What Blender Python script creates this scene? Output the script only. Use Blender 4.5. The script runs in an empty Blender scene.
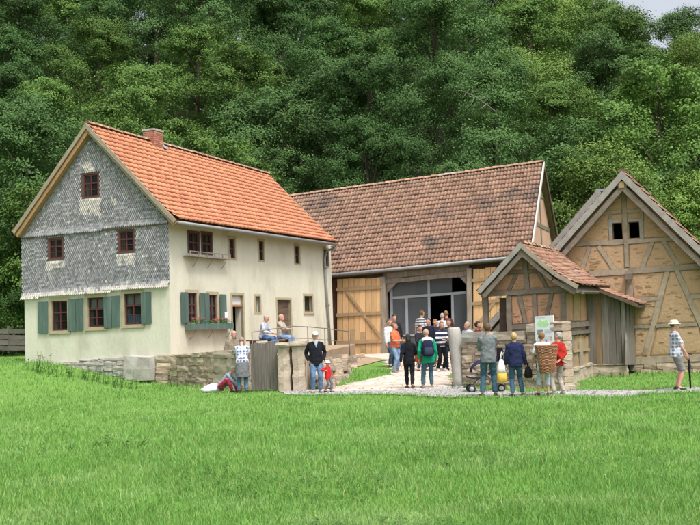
import bpy, bmesh, math, random
import numpy as np
from mathutils import Vector, Matrix
from mathutils.geometry import tessellate_polygon

rnd = random.Random(11)
npr = np.random.default_rng(5)
SC = bpy.context.scene
COL = SC.collection

# ------------------------------------------------------------------ camera
F_PX, PITCH, ROLL, CAM_H = 985.0, 0.065, 0.035, 1.75
cp, sp, cr, sr = math.cos(PITCH), math.sin(PITCH), math.cos(ROLL), math.sin(ROLL)
cam_d = bpy.data.cameras.new('camera')
cam_d.sensor_width = 36.0
cam_d.lens = F_PX / 700 * 36
cam_d.clip_start, cam_d.clip_end = 0.1, 2000
cam = bpy.data.objects.new('camera', cam_d)
COL.objects.link(cam)
fw, up0, rt0 = Vector((0, cp, sp)), Vector((0, -sp, cp)), Vector((1, 0, 0))
rt, up = rt0 * cr - up0 * sr, rt0 * sr + up0 * cr
mw = Matrix.Identity(4)
for i in range(3):
    mw[i][0], mw[i][1], mw[i][2] = rt[i], up[i], -fw[i]
mw[2][3] = CAM_H
cam.matrix_world = mw
SC.camera = cam

# ------------------------------------------------------------------ light
SUN_EL, SUN_AZ = math.radians(60), math.radians(150)     # azimuth clockwise from +Y
world = bpy.data.worlds.new('World')
SC.world = world
world.use_nodes = True
nt = world.node_tree
sky = nt.nodes.new('ShaderNodeTexSky')
sky.sky_type = 'NISHITA'
sky.sun_disc = False
sky.sun_elevation, sky.sun_rotation = SUN_EL, SUN_AZ
sky.air_density, sky.dust_density, sky.ozone_density = 1.0, 5.0, 1.0
hs = nt.nodes.new('ShaderNodeHueSaturation')
hs.inputs['Saturation'].default_value = 0.35
hs.inputs['Value'].default_value = 1.55
nt.links.new(sky.outputs[0], hs.inputs['Color'])
nt.links.new(hs.outputs[0], nt.nodes['Background'].inputs[0])
nt.nodes['Background'].inputs[1].default_value = 0.15
sun_d = bpy.data.lights.new('sun', 'SUN')
sun_d.energy, sun_d.angle, sun_d.color = 2.7, math.radians(13), (1.0, 0.96, 0.9)
sun = bpy.data.objects.new('sun', sun_d)
COL.objects.link(sun)
sdir = Vector((math.sin(SUN_AZ) * math.cos(SUN_EL), math.cos(SUN_AZ) * math.cos(SUN_EL), math.sin(SUN_EL)))
sun.rotation_euler = sdir.to_track_quat('Z', 'Y').to_euler()
sun.location = sdir * 80
SC.view_settings.view_transform = 'Standard'
SC.view_settings.look = 'None'
SC.view_settings.exposure = 0.07
SC.view_settings.gamma = 1.0

# ------------------------------------------------------------------ pixel <-> space
CAMP = Vector((0, 0, CAM_H))
def ray(px, py):
    x, y = px - 350, py - 262.5
    x, y = x * cr - y * sr, x * sr + y * cr
    return Vector((x, F_PX * cp + y * sp, F_PX * sp - y * cp))
def proj(P):
    X, Y, Z = P[0], P[1], P[2] - CAM_H
    d = Y * cp + Z * sp; u = -Y * sp + Z * cp
    x = F_PX * X / d; y = -F_PX * u / d
    return 350 + x * cr + y * sr, 262.5 - x * sr + y * cr
def ground(px, py, z=0.0):
    r = ray(px, py)
    return CAMP + r * ((z - CAM_H) / r.z)
def depth(px, py, Y):
    r = ray(px, py)
    return CAMP + r * (Y / r.y)
class Plane:
    """a vertical plane through o; u runs along it to the picture's right, n points to the viewer"""
    def __init__(s, o, yaw, side=False):
        s.o = Vector(o)
        if side: s.u = Vector((math.sin(yaw), math.cos(yaw), 0))
        else: s.u = Vector((math.cos(yaw), -math.sin(yaw), 0))
        s.n = Vector((s.u.y, -s.u.x, 0))
        s.z = Vector((0, 0, 1))
    def off(s, d):
        q = Plane.__new__(Plane); q.o = s.o + s.n * d; q.u, q.n, q.z = s.u, s.n, s.z
        return q
    def p(s, px, py):
        r = ray(px, py)
        return CAMP + r * ((s.o - CAMP).dot(s.n) / r.dot(s.n))
    def uz(s, px, py):
        v = s.p(px, py)
        return (v - s.o).dot(s.u), v.z
    def at(s, u, z, d=0.0):
        v = s.o + s.u * u + s.n * d
        return Vector((v.x, v.y, z))
    def rect(s, x0, y0, x1, y1):
        xm, ym = (x0 + x1) / 2, (y0 + y1) / 2
        return s.uz(x0, ym)[0], s.uz(xm, y1)[1], s.uz(x1, ym)[0], s.uz(xm, y0)[1]   # u0 z0 u1 z1
def sm(t):
    t = np.clip(t, 0, 1)
    return t * t * (3 - 2 * t)
def terrain(x, y):
    x, y = np.asarray(x, float), np.asarray(y, float)
    left = .86 * sm((-x - 6.2) / 5.7) * sm((y - 24) / 10)
    yard = .4 * sm((y - 30) / 15) * sm((x + 4) / 3)
    hill = np.where(y > 57, .44 * (y - 57) * sm((y - 57) / 12 + .1), 0) * (1 - .22 * sm((x - 8) / 45)) 
    hill = np.minimum(hill, 44 + .1 * (y - 57))
    rough = .035 * np.sin(x * 1.3 + .7 * np.sin(y * .9)) * np.sin(y * 1.05 + .4) + .02 * np.sin(x * 3.1 + y * 1.7)
    calm = sm((25.5 - y) / 3) + sm((-x - 5) / 2) * sm((y - 25) / 2)
    return left + yard + hill + rough * np.clip(calm, 0, 1)
def tz(x, y): return float(terrain(x, y))

# ------------------------------------------------------------------ materials
def pm(name, c1, c2=None, scale=4.0, rough=.85, bump=0.0, bscale=25.0, isl=0.0, objr=0.0, hue=0.0, stain=None, sscale=1.2, samt=.5,
       stretch=(1, 1, 1), spec=.3, detail=6.0, lo=.3, hi=.7, fine=0.0, metal=0.0, trans=0.0, streak=0.0):
    """noise mix of two colours, a darker / other coloured stain, brightness per piece (isl: mesh island, objr: object), fine relief"""
    m = bpy.data.materials.new(name); m.use_nodes = True
    t = m.node_tree; N = t.nodes; L = t.links
    bs = N['Principled BSDF']
    bs.inputs['Roughness'].default_value = rough
    bs.inputs['Specular IOR Level'].default_value = spec
    bs.inputs['Metallic'].default_value = metal
    tc = N.new('ShaderNodeTexCoord'); mp = N.new('ShaderNodeMapping')
    mp.inputs['Scale'].default_value = stretch
    L.new(tc.outputs['Object'], mp.inputs[0])
    vec = mp.outputs[0]
    if objr or isl:
        add = N.new('ShaderNodeVectorMath'); add.operation = 'ADD'
        oi = N.new('ShaderNodeObjectInfo')
        mul = N.new('ShaderNodeMath'); mul.operation = 'MULTIPLY'; mul.inputs[1].default_value = 37.0
        L.new(oi.outputs['Random'], mul.inputs[0])
        L.new(mp.outputs[0], add.inputs[0]); L.new(mul.outputs[0], add.inputs[1])
        vec = add.outputs[0]
    def noise(sc, det=detail):
        n = N.new('ShaderNodeTexNoise'); n.inputs['Scale'].default_value = sc; n.inputs['Detail'].default_value = det
        n.inputs['Roughness'].default_value = .62
        L.new(vec, n.inputs['Vector']); return n.outputs[0]
    def ramp(sock, a, b):
        r = N.new('ShaderNodeMapRange'); r.inputs['From Min'].default_value = a; r.inputs['From Max'].default_value = b
        L.new(sock, r.inputs[0]); return r.outputs[0]
    def mix(fac, a, b, mode='MIX'):
        x = N.new('ShaderNodeMix'); x.data_type = 'RGBA'; x.blend_type = mode
        if hasattr(fac, 'links'): L.new(fac, x.inputs[0])
        else: x.inputs[0].default_value = fac
        for v, k in ((a, 6), (b, 7)):
            if hasattr(v, 'links'): L.new(v, x.inputs[k])
            else: x.inputs[k].default_value = (*v, 1)
        return x.outputs[2]
    c2 = c2 or tuple(.75 * v for v in c1)
    col = mix(ramp(noise(scale), lo, hi), c1, c2)
    if stain: col = mix(ramp(noise(sscale, 8), .62 - .25 * samt, .78 - .15 * samt), col, stain)
    if streak:
        m2 = N.new('ShaderNodeMapping'); m2.inputs['Scale'].default_value = (1.3, 1.3, .30); L.new(tc.outputs['Object'], m2.inputs[0])
        n2 = N.new('ShaderNodeTexNoise'); n2.inputs['Scale'].default_value = 1.6; n2.inputs['Detail'].default_value = 7; L.new(m2.outputs[0], n2.inputs['Vector'])
        g2 = N.new('ShaderNodeMapRange'); g2.inputs['From Min'].default_value = .38; g2.inputs['From Max'].default_value = .62; g2.inputs['To Min'].default_value = 1 - streak; L.new(n2.outputs[0], g2.inputs[0])
        col = mix(1.0, col, g2.outputs[0], 'MULTIPLY')
    if fine:
        f = ramp(noise(bscale * 2.2, 4), .2, .8)
        g = N.new('ShaderNodeMapRange'); g.inputs['To Min'].default_value = 1 - fine; g.inputs['To Max'].default_value = 1 + fine
        L.new(f, g.inputs[0])
        col = mix(1.0, col, g.outputs[0], 'MULTIPLY')
    if isl or objr or hue:
        geo = N.new('ShaderNodeNewGeometry'); oi2 = N.new('ShaderNodeObjectInfo')
        h = N.new('ShaderNodeHueSaturation'); L.new(col, h.inputs['Color'])
        ad = N.new('ShaderNodeMath'); ad.operation = 'ADD'
        a1 = N.new('ShaderNodeMapRange'); a1.inputs['To Min'].default_value = 1 - isl; a1.inputs['To Max'].default_value = 1 + isl
        L.new(geo.outputs['Random Per Island'], a1.inputs[0])
        a2 = N.new('ShaderNodeMapRange'); a2.inputs['To Min'].default_value = -objr; a2.inputs['To Max'].default_value = objr
        L.new(oi2.outputs['Random'], a2.inputs[0])
        L.new(a1.outputs[0], ad.inputs[0]); L.new(a2.outputs[0], ad.inputs[1]); L.new(ad.outputs[0], h.inputs['Value'])
        if hue:
            wn = N.new('ShaderNodeTexWhiteNoise'); wn.noise_dimensions = '1D'
            s2 = N.new('ShaderNodeMath'); s2.operation = 'ADD'
            L.new(geo.outputs['Random Per Island'], s2.inputs[0]); L.new(oi2.outputs['Random'], s2.inputs[1])
            L.new(s2.outputs[0], wn.inputs['W'])
            a3 = N.new('ShaderNodeMapRange'); a3.inputs['To Min'].default_value = .5 - hue; a3.inputs['To Max'].default_value = .5 + hue
            L.new(wn.outputs[0], a3.inputs[0]); L.new(a3.outputs[0], h.inputs['Hue'])
        col = h.outputs[0]
    L.new(col, bs.inputs['Base Color'])
    if bump:
        b = N.new('ShaderNodeBump'); b.inputs['Strength'].default_value = 1.0; b.inputs['Distance'].default_value = bump
        L.new(noise(bscale, 5), b.inputs['Height']); L.new(b.outputs[0], bs.inputs['Normal'])
    if trans:
        tr = N.new('ShaderNodeBsdfTranslucent'); L.new(col, tr.inputs[0])
        ms = N.new('ShaderNodeMixShader'); ms.inputs[0].default_value = trans
        L.new(bs.outputs[0], ms.inputs[1]); L.new(tr.outputs[0], ms.inputs[2])
        L.new(ms.outputs[0], N['Material Output'].inputs[0])
    m['col'] = list(c1)
    return m
def cloth(name, c, pattern=None, c2=(.8, .8, .8), size=.06):
    m = pm(name, c, tuple(v * .72 for v in c), scale=9, rough=.9, bump=.006, bscale=28, fine=.12, spec=.15)
    if pattern:
        t = m.node_tree; N = t.nodes; L = t.links
        bs = N['Principled BSDF']; base = bs.inputs['Base Color'].links[0].from_socket
        tc = N.new('ShaderNodeTexCoord'); sx = N.new('ShaderNodeSeparateXYZ'); L.new(tc.outputs['Object'], sx.inputs[0])
        def band(sock, w, off=0.0):
            a = N.new('ShaderNodeMath'); a.operation = 'MULTIPLY_ADD'; a.inputs[1].default_value = 1 / size; a.inputs[2].default_value = 50 + off
            L.new(sock, a.inputs[0])
            f = N.new('ShaderNodeMath'); f.operation = 'FRACT'; L.new(a.outputs[0], f.inputs[0])
            g = N.new('ShaderNodeMath'); g.operation = 'LESS_THAN'; g.inputs[1].default_value = w; L.new(f.outputs[0], g.inputs[0])
            return g.outputs[0]
        facs = [band(sx.outputs[2], .42)]
        if pattern == 'plaid': facs += [band(sx.outputs[0], .42, .3), band(sx.outputs[1], .3, .6)]
        for f in facs:
            x = N.new('ShaderNodeMix'); x.data_type = 'RGBA'
            k = N.new('ShaderNodeMath'); k.operation = 'MULTIPLY'; k.inputs[1].default_value = .55 if pattern == 'plaid' else .95
            L.new(f, k.inputs[0]); L.new(k.outputs[0], x.inputs[0])
            L.new(base, x.inputs[6]); x.inputs[7].default_value = (*c2, 1); base = x.outputs[2]
        L.new(base, bs.inputs['Base Color'])
    return m
def glass(name, tint=(.03, .035, .035), clear=.6, rough=.03):
    m = bpy.data.materials.new(name); m.use_nodes = True
    t = m.node_tree; N = t.nodes; L = t.links
    bs = N['Principled BSDF']; bs.inputs['Base Color'].default_value = (*tint, 1); bs.inputs['Roughness'].default_value = rough
    bs.inputs['Specular IOR Level'].default_value = .5
    tr = N.new('ShaderNodeBsdfTransparent'); tr.inputs[0].default_value = (.8, .85, .83, 1)
    ms = N.new('ShaderNodeMixShader'); ms.inputs[0].default_value = clear
    L.new(bs.outputs[0], ms.inputs[1]); L.new(tr.outputs[0], ms.inputs[2]); L.new(ms.outputs[0], N['Material Output'].inputs[0])
    n = N.new('ShaderNodeTexNoise'); n.inputs['Scale'].default_value = 3.0
    b = N.new('ShaderNodeBump'); b.inputs['Distance'].default_value = .004
    L.new(n.outputs[0], b.inputs['Height']); L.new(b.outputs[0], bs.inputs['Normal'])
    return m
M = dict(
    plaster=pm('plaster', (.64, .63, .525), (.55, .54, .44), .9, .95, .012, 9, stain=(.47, .445, .36), sscale=.9, samt=.36, fine=.06, stretch=(1, 1, .45), streak=.05),
    brown_frame=pm('brown_frame', (.135, .07, .06), (.09, .05, .045), 8, .7, .001, 60),
    surround=pm('surround', (.42, .37, .25), (.34, .29, .19), 5, .9, .003, 30, fine=.1),
    slate=pm('slate', (.30, .30, .315), (.235, .235, .25), 2.0, .7, .002, 40, isl=.34, spec=.3, stain=(.33, .32, .31), sscale=1.3, samt=.35),
    slate_pale=pm('slate_pale', (.58, .535, .50), (.47, .435, .41), 4, .85, .002, 40, isl=.2),
    lath=pm('lath', (.12, .105, .09), (.07, .06, .055), 5, .9),
    maroon=pm('maroon', (.115, .030, .030), (.075, .024, .024), 8, .55, .001, 60),
    shutter=pm('shutter', (.095, .15, .13), (.065, .108, .095), 6, .75, .002, 40, stretch=(1, 1, .2), stain=(.15, .2, .18), samt=.4, sscale=3, objr=.1),
    glass=glass('window_glass', clear=.78),
    curtain=pm('curtain', (.75, .75, .74), (.6, .6, .6), 9, .9, .01, 12, stretch=(3, 3, .2)),
    redcurtain=pm('red_curtain', (.45, .06, .05), (.3, .05, .05), 9, .9, .01, 12),
    bluecloth=pm('blue_cloth', (.12, .25, .55), (.3, .42, .6), 16, .9),
    new_tile=pm('new_tile', (.58, .255, .145), (.51, .205, .115), 1.6, .85, .003, 30, isl=.13, hue=.006, stain=(.44, .17, .10), samt=.3, fine=.12, spec=.2),
    old_tile=pm('old_tile', (.315, .20, .142), (.24, .152, .115), .9, .95, .006, 25, isl=.22, hue=.007, stain=(.10, .088, .08), sscale=.6, samt=.42, fine=.2, spec=.15),
    shed_tile=pm('shed_tile', (.37, .205, .142), (.27, .15, .11), 1.5, .95, .006, 25, isl=.28, hue=.010, spec=.15, stain=(.30, .25, .20), samt=.35, fine=.12),
    ridge=pm('ridge_tile', (.42, .26, .19), (.33, .19, .13), 3, .9, .004, 25, isl=.2, stain=(.45, .41, .35), samt=.4),
    fence_wood=pm('fence_wood', (.15, .135, .115), (.09, .08, .07), 7, .9, .006, 30, stretch=(.3, 1, 1), objr=.14, fine=.15),
    old_wood=pm('old_wood', (.33, .285, .235), (.20, .17, .14), 7, .9, .006, 30, stretch=(1, 1, .25), objr=.14, stain=(.14, .12, .10), sscale=2.5, samt=.35, fine=.15),
    beam=pm('beam_wood', (.375, .315, .24), (.27, .222, .17), 6, .9, .006, 30, objr=.12, stain=(.18, .155, .13), sscale=2.5, samt=.35, fine=.16),
    shed_beam=pm('shed_beam', (.215, .175, .14), (.135, .11, .09), 6, .9, .006, 30, objr=.12, fine=.16),
    dark_wood=pm('dark_wood', (.15, .105, .075), (.085, .06, .045), 6, .9, .005, 30, stretch=(.3, .3, 1), objr=.12, fine=.15),
    red_wood=pm('red_wood', (.16, .075, .05), (.10, .05, .035), 6, .9, .005, 30, objr=.1),
    new_wood=pm('new_wood', (.66, .44, .235), (.55, .345, .17), 5, .75, .003, 24, stretch=(3, 3, .25), objr=.13, stain=(.42, .23, .09), sscale=4, samt=.3, fine=.08),
    bar_wood=pm('bar_wood', (.40, .285, .165), (.29, .20, .115), 6, .85, .004, 30, objr=.1),
    soffit=pm('soffit', (.42, .24, .12), (.30, .17, .09), 5, .9, .003, 30),
    barge=pm('barge_board', (.37, .30, .23), (.26, .21, .165), 6, .9, .004, 30, fine=.12),
    grey_barge=pm('grey_barge', (.36, .335, .31), (.25, .23, .215), 6, .9, .004, 30, fine=.14),
    clay=pm('clay', (.47, .322, .195), (.40, .272, .162), 1.6, .97, .02, 13, stain=(.38, .265, .16), sscale=1.1, samt=.4, fine=.14),
    shed_clay=pm('shed_clay', (.47, .265, .172), (.39, .212, .135), 1.8, .97, .02, 15, stain=(.31, .175, .11), sscale=1.6, samt=.4, fine=.14),
    pink_plaster=pm('pink_plaster', (.50, .31, .23), (.42, .25, .18), 1.5, .95, .006, 15),
    straw=pm('straw', (.40, .285, .165), (.29, .20, .115), 8, .95),
    stone=pm('sandstone', (.60, .47, .36), (.42, .33, .25), 5, .95, .04, 10, objr=.2, hue=.012, stain=(.30, .25, .195), sscale=3, samt=.45, fine=.14),
    mortar=pm('mortar', (.36, .30, .235), (.25, .21, .165), 5, .97, .02, 20),
    slab=pm('slab_stone', (.52, .435, .345), (.41, .335, .265), 3, .95, .02, 16, stain=(.30, .255, .205), sscale=2.2, samt=.5, fine=.14),
    grey_stone=pm('grey_stone', (.47, .45, .41), (.36, .34, .31), 3, .95, .015, 16, stain=(.27, .25, .22), samt=.45, fine=.14),
    cobble=pm('cobble', (.60, .51, .43), (.50, .42, .36), 2, .9, .006, 20, isl=.16, hue=.012, stain=(.40, .33, .27), samt=.3, sscale=.5),
    gravel=pm('gravel', (.38, .37, .355), (.30, .295, .285), 14, .95, .012, 60, stain=(.56, .54, .51), sscale=1, samt=.5, fine=.3),
    dirt=pm('dirt', (.40, .29, .19), (.28, .205, .14), 3, .97, .02, 20, stain=(.46, .36, .25), samt=.4, fine=.2),
    meadow=pm('meadow_soil', (.15, .29, .05), (.115, .23, .04), 1.2, .97, .03, 20, fine=.25),
    grass=pm('grass_blade', (.205, .395, .092), (.165, .33, .072), .30, .65, isl=.22, hue=.016, stain=(.30, .45, .16), sscale=.8, samt=.55, spec=.25, trans=.3),
    weed=pm('weed_leaf', (.085, .20, .04), (.06, .15, .03), 3, .6, isl=.3, trans=.25),
    metal=pm('zinc', (.30, .305, .31), (.21, .215, .22), 5, .6, spec=.4, metal=.25),
    iron=pm('iron', (.27, .25, .225), (.19, .175, .16), 9, .6, metal=.3),
    frame_grey=pm('frame_grey', (.30, .33, .37), (.25, .275, .31), 5, .5),
    brick=pm('brick', (.42, .20, .14), (.34, .15, .10), 6, .9, .003, 40, isl=.22, hue=.01),
    white=pm('white_paint', (.62, .61, .58), (.48, .47, .45), 6, .7),
    lead=pm('lead', (.30, .33, .37), (.24, .26, .3), 6, .5),
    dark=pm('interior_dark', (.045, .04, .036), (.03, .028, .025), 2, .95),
    floor_in=pm('interior_floor', (.2, .17, .14), None, 2, .9),
    bark=pm('bark', (.12, .095, .07), (.07, .055, .04), 5, .95, .03, 12, stretch=(1, 1, .3)),
    flower=pm('geranium_petals', (.42, .035, .035), (.52, .12, .13), 20, .7, isl=.2),
    paper=pm('paper', (.80, .84, .84), (.75, .79, .80), 3, .6),
    map_green=pm('map_green', (.42, .74, .38), (.58, .82, .48), 14, .6),
    map_photo=pm('map_photo', (.10, .17, .15), (.35, .45, .40), 30, .6),
    ink=pm('print_ink', (.45, .55, .62), None, 9, .6),
    wicker=pm('wicker', (.40, .20, .12), (.26, .125, .075), 20, .8, isl=.2),
    black=cloth('black_cloth', (.018, .018, .02)),
    rubber=pm('rubber', (.03, .03, .03), None, 9, .7),
    skin=pm('skin', (.58, .33, .24), (.52, .27, .19), 12, .6),
    eye=pm('eye', (.03, .025, .02), None, 9, .3),
    lip=pm('lip', (.38, .14, .12), None, 9, .6),
)
LEAF = [
    pm('leaf_mid', (.128, .222, .050), (.092, .172, .040), .35, .7, isl=.22, objr=.20, hue=.012, spec=.14, trans=.15),
    pm('leaf_blue', (.096, .178, .054), (.069, .14, .042), .35, .7, isl=.22, objr=.20, hue=.012, spec=.14, trans=.15),
    pm('leaf_lime', (.195, .295, .068), (.145, .24, .055), .35, .7, isl=.22, objr=.20, hue=.012, spec=.14, trans=.15),
    pm('leaf_dark', (.072, .143, .040), (.05, .112, .032), .35, .7, isl=.22, objr=.20, hue=.012, spec=.14, trans=.15),
]
MAT_CACHE = {}
def C_(name, c, pattern=None, c2=(.8, .8, .8), size=.06):
    k = (name, pattern)
    if k not in MAT_CACHE: MAT_CACHE[k] = cloth(name, c, pattern, c2, size)
    return MAT_CACHE[k]

# ------------------------------------------------------------------ mesh helpers
class MB:
    def __init__(s): s.v, s.f, s.mi = [], [], []
    def add(s, vs, fs, mi=0):
        o = len(s.v); s.v += [tuple(v) for v in vs]; s.f += [tuple(o + i for i in f) for f in fs]; s.mi += [mi] * len(fs)
        return s
    def prism(s, poly, n, d0, d1, mi=0):
        poly = [Vector(p) for p in poly]; n = Vector(n)
        nn = Vector((0, 0, 0))
        for i in range(len(poly)): nn += (poly[i] - poly[0]).cross(poly[(i + 1) % len(poly)] - poly[0])
        if nn.dot(n) < 0: poly.reverse()
        k = len(poly)
        fs = [tuple(range(k)), tuple(range(2 * k - 1, k - 1, -1))]
        fs += [(i, k + i, k + (i + 1) % k, (i + 1) % k) for i in range(k)]
        return s.add([p + n * d1 for p in poly] + [p + n * d0 for p in poly], fs, mi)
    def rect(s, W, u0, z0, u1, z1, d0, d1, mi=0):
        return s.prism([W.at(u0, z0), W.at(u1, z0), W.at(u1, z1), W.at(u0, z1)], W.n, d0, d1, mi)
    def box(s, c, a, b, d, ux=Vector((1, 0, 0)), uy=Vector((0, 1, 0)), uz=Vector((0, 0, 1)), mi=0):
        c = Vector(c); vs = [c + ux * (x * a / 2) + uy * (y * b / 2) + uz * (z * d / 2) for z in (-1, 1) for y in (-1, 1) for x in (-1, 1)]
        return s.add(vs, [(0, 2, 3, 1), (4, 5, 7, 6), (0, 1, 5, 4), (2, 6, 7, 3), (0, 4, 6, 2), (1, 3, 7, 5)], mi)
    def tube(s, pts, rad, seg=8, cap=True, flat=1.0, mi=0):
        pts = [Vector(p) for p in pts]; n = len(pts)
        if not hasattr(rad, '__len__'): rad = [rad] * n
        ref = None; vs = []
        for i, p in enumerate(pts):
            t = (pts[min(i + 1, n - 1)] - pts[max(i - 1, 0)])
            t = t.normalized() if t.length > 1e-9 else Vector((0, 0, 1))
            if ref is None: ref = Vector((1, 0, 0)) if abs(t.x) < .8 else Vector((0, 1, 0))
            a = (ref - t * ref.dot(t)).normalized(); b = t.cross(a); ref = a
            r = rad[i]
            for k in range(seg):
                w = 2 * math.pi * k / seg
                vs.append(p + a * (math.cos(w) * r) + b * (math.sin(w) * r * flat))
        fs = [(i * seg + k, i * seg + (k + 1) % seg, (i + 1) * seg + (k + 1) % seg, (i + 1) * seg + k) for i in range(n - 1) for k in range(seg)]
        if cap: fs += [tuple(range(seg - 1, -1, -1)), tuple((n - 1) * seg + k for k in range(seg))]
        return s.add(vs, fs, mi)
    def loft(s, rings, cap=True, mi=0):
        k = len(rings[0]); vs = [v for r in rings for v in r]; n = len(rings)
        fs = [(i * k + j, i * k + (j + 1) % k, (i + 1) * k + (j + 1) % k, (i + 1) * k + j) for i in range(n - 1) for j in range(k)]
        if cap: fs += [tuple(range(k - 1, -1, -1)), tuple((n - 1) * k + j for j in range(k))]
        return s.add(vs, fs, mi)
    def beam(s, W, x1, y1, x2, y2, w, d0=-.1, d1=.025, segs=5, wob=.010):
        """weathered timber lying in plane W between two picture points, w pixels wide"""
        a, b = W.p(x1, y1), W.p(x2, y2)
        t = (b - a); ln = t.length; t.normalize(); q = W.n.cross(t).normalized()
        hw = (W.p(x1 + (w if abs(y2 - y1) > abs(x2 - x1) else 0), y1 + (0 if abs(y2 - y1) > abs(x2 - x1) else w)) - a)
        hw = abs(hw.dot(q)) / 2
        return s.timber(a, b, q, W.n, hw, d0, d1, segs, wob)
    def timber(s, a, b, q, n, hw, d0, d1, segs=5, wob=.01):
        up_, lo_ = [], []
        for i in range(segs + 1):
            c = a.lerp(b, i / segs)
            up_.append(c + q * (hw + rnd.uniform(-wob, wob))); lo_.append(c - q * (hw + rnd.uniform(-wob, wob)))
        dd = [d1 + rnd.uniform(-wob, wob) * .5 for _ in range(segs + 1)]
        rings = [[lo_[i] + n * d0, lo_[i] + n * dd[i], up_[i] + n * dd[i], up_[i] + n * d0] for i in range(segs + 1)]
        return s.loft(rings)
    def mesh(s, name, mats, off=None, smooth=False):
        me = bpy.data.meshes.new(name)
        o = Vector(off) if off is not None else Vector((0, 0, 0))
        me.from_pydata([(v[0] - o.x, v[1] - o.y, v[2] - o.z) for v in s.v], [], s.f)
        for m in (mats if isinstance(mats, (list, tuple)) else [mats]): me.materials.append(m)
        if any(s.mi): me.polygons.foreach_set('material_index', s.mi)
        if smooth: me.polygons.foreach_set('use_smooth', [True] * len(me.polygons))
        me.update()
        return me
def wloc(o):
    v = Vector((0, 0, 0))
    while o is not None: v += o.location; o = o.parent
    return v
def put(name, mb, mats, parent=None, smooth=False, kind=None, label=None, recalc=False):
    """links a builder as ONE mesh object; coordinates are world, the object's origin follows its parent"""
    me = mb.mesh(name, mats, wloc(parent) if parent else None, smooth)
    if recalc:
        b = bmesh.new(); b.from_mesh(me); bmesh.ops.recalc_face_normals(b, faces=b.faces); b.to_mesh(me); b.free()
    o = bpy.data.objects.new(name, me); COL.objects.link(o); o.parent = parent
    if kind: o['kind'] = kind
    if label: o['label'] = label
    return o
def tag(o, label, cat, group=None):
    o['label'] = label; o['category'] = cat
    if group: o['group'] = group
    return o
def thing(name, label, cat, loc, group=None, rz=0.0):
    o = bpy.data.objects.new(name, None); COL.objects.link(o)
    o.location = loc; o.rotation_euler = (0, 0, rz); o.empty_display_size = .2
    return tag(o, label, cat, group)
def single(name, mb, mats, label, cat, loc, group=None, smooth=False):
    o = bpy.data.objects.new(name, mb.mesh(name, mats, loc, smooth)); COL.objects.link(o); o.location = loc
    return tag(o, label, cat, group)
def wall(W, outer, holes, thick, d=0.0):
    """a wall in plane W with real openings; outer and holes are lists of (u, z)"""
    loops = [outer] + holes
    for i, lp in enumerate(loops):
        ar = sum(lp[j][0] * lp[(j + 1) % len(lp)][1] - lp[(j + 1) % len(lp)][0] * lp[j][1] for j in range(len(lp)))
        if (ar < 0) == (i == 0): lp.reverse()
    flat = [p for lp in loops for p in lp]; n = len(flat)
    tris = tessellate_polygon([[Vector((p[0], p[1], 0)) for p in lp] for lp in loops])
    vs = [W.at(p[0], p[1], d) for p in flat] + [W.at(p[0], p[1], d - thick) for p in flat]
    fs = []
    for t in tris:
        a, b, c = (Vector((*flat[i], 0)) for i in t)
        t = tuple(t) if (b - a).cross(c - a).z > 0 else tuple(reversed(t))
        fs += [t, tuple(n + i for i in reversed(t))]
    k = 0
    for lp in loops:
        m_ = len(lp)
        fs += [(k + i, n + k + i, n + k + (i + 1) % m_, k + (i + 1) % m_) for i in range(m_)]
        k += m_
    return MB().add(vs, fs)
def rpoly(r): return [(r[0], r[1]), (r[2], r[1]), (r[2], r[3]), (r[0], r[3])]

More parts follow.
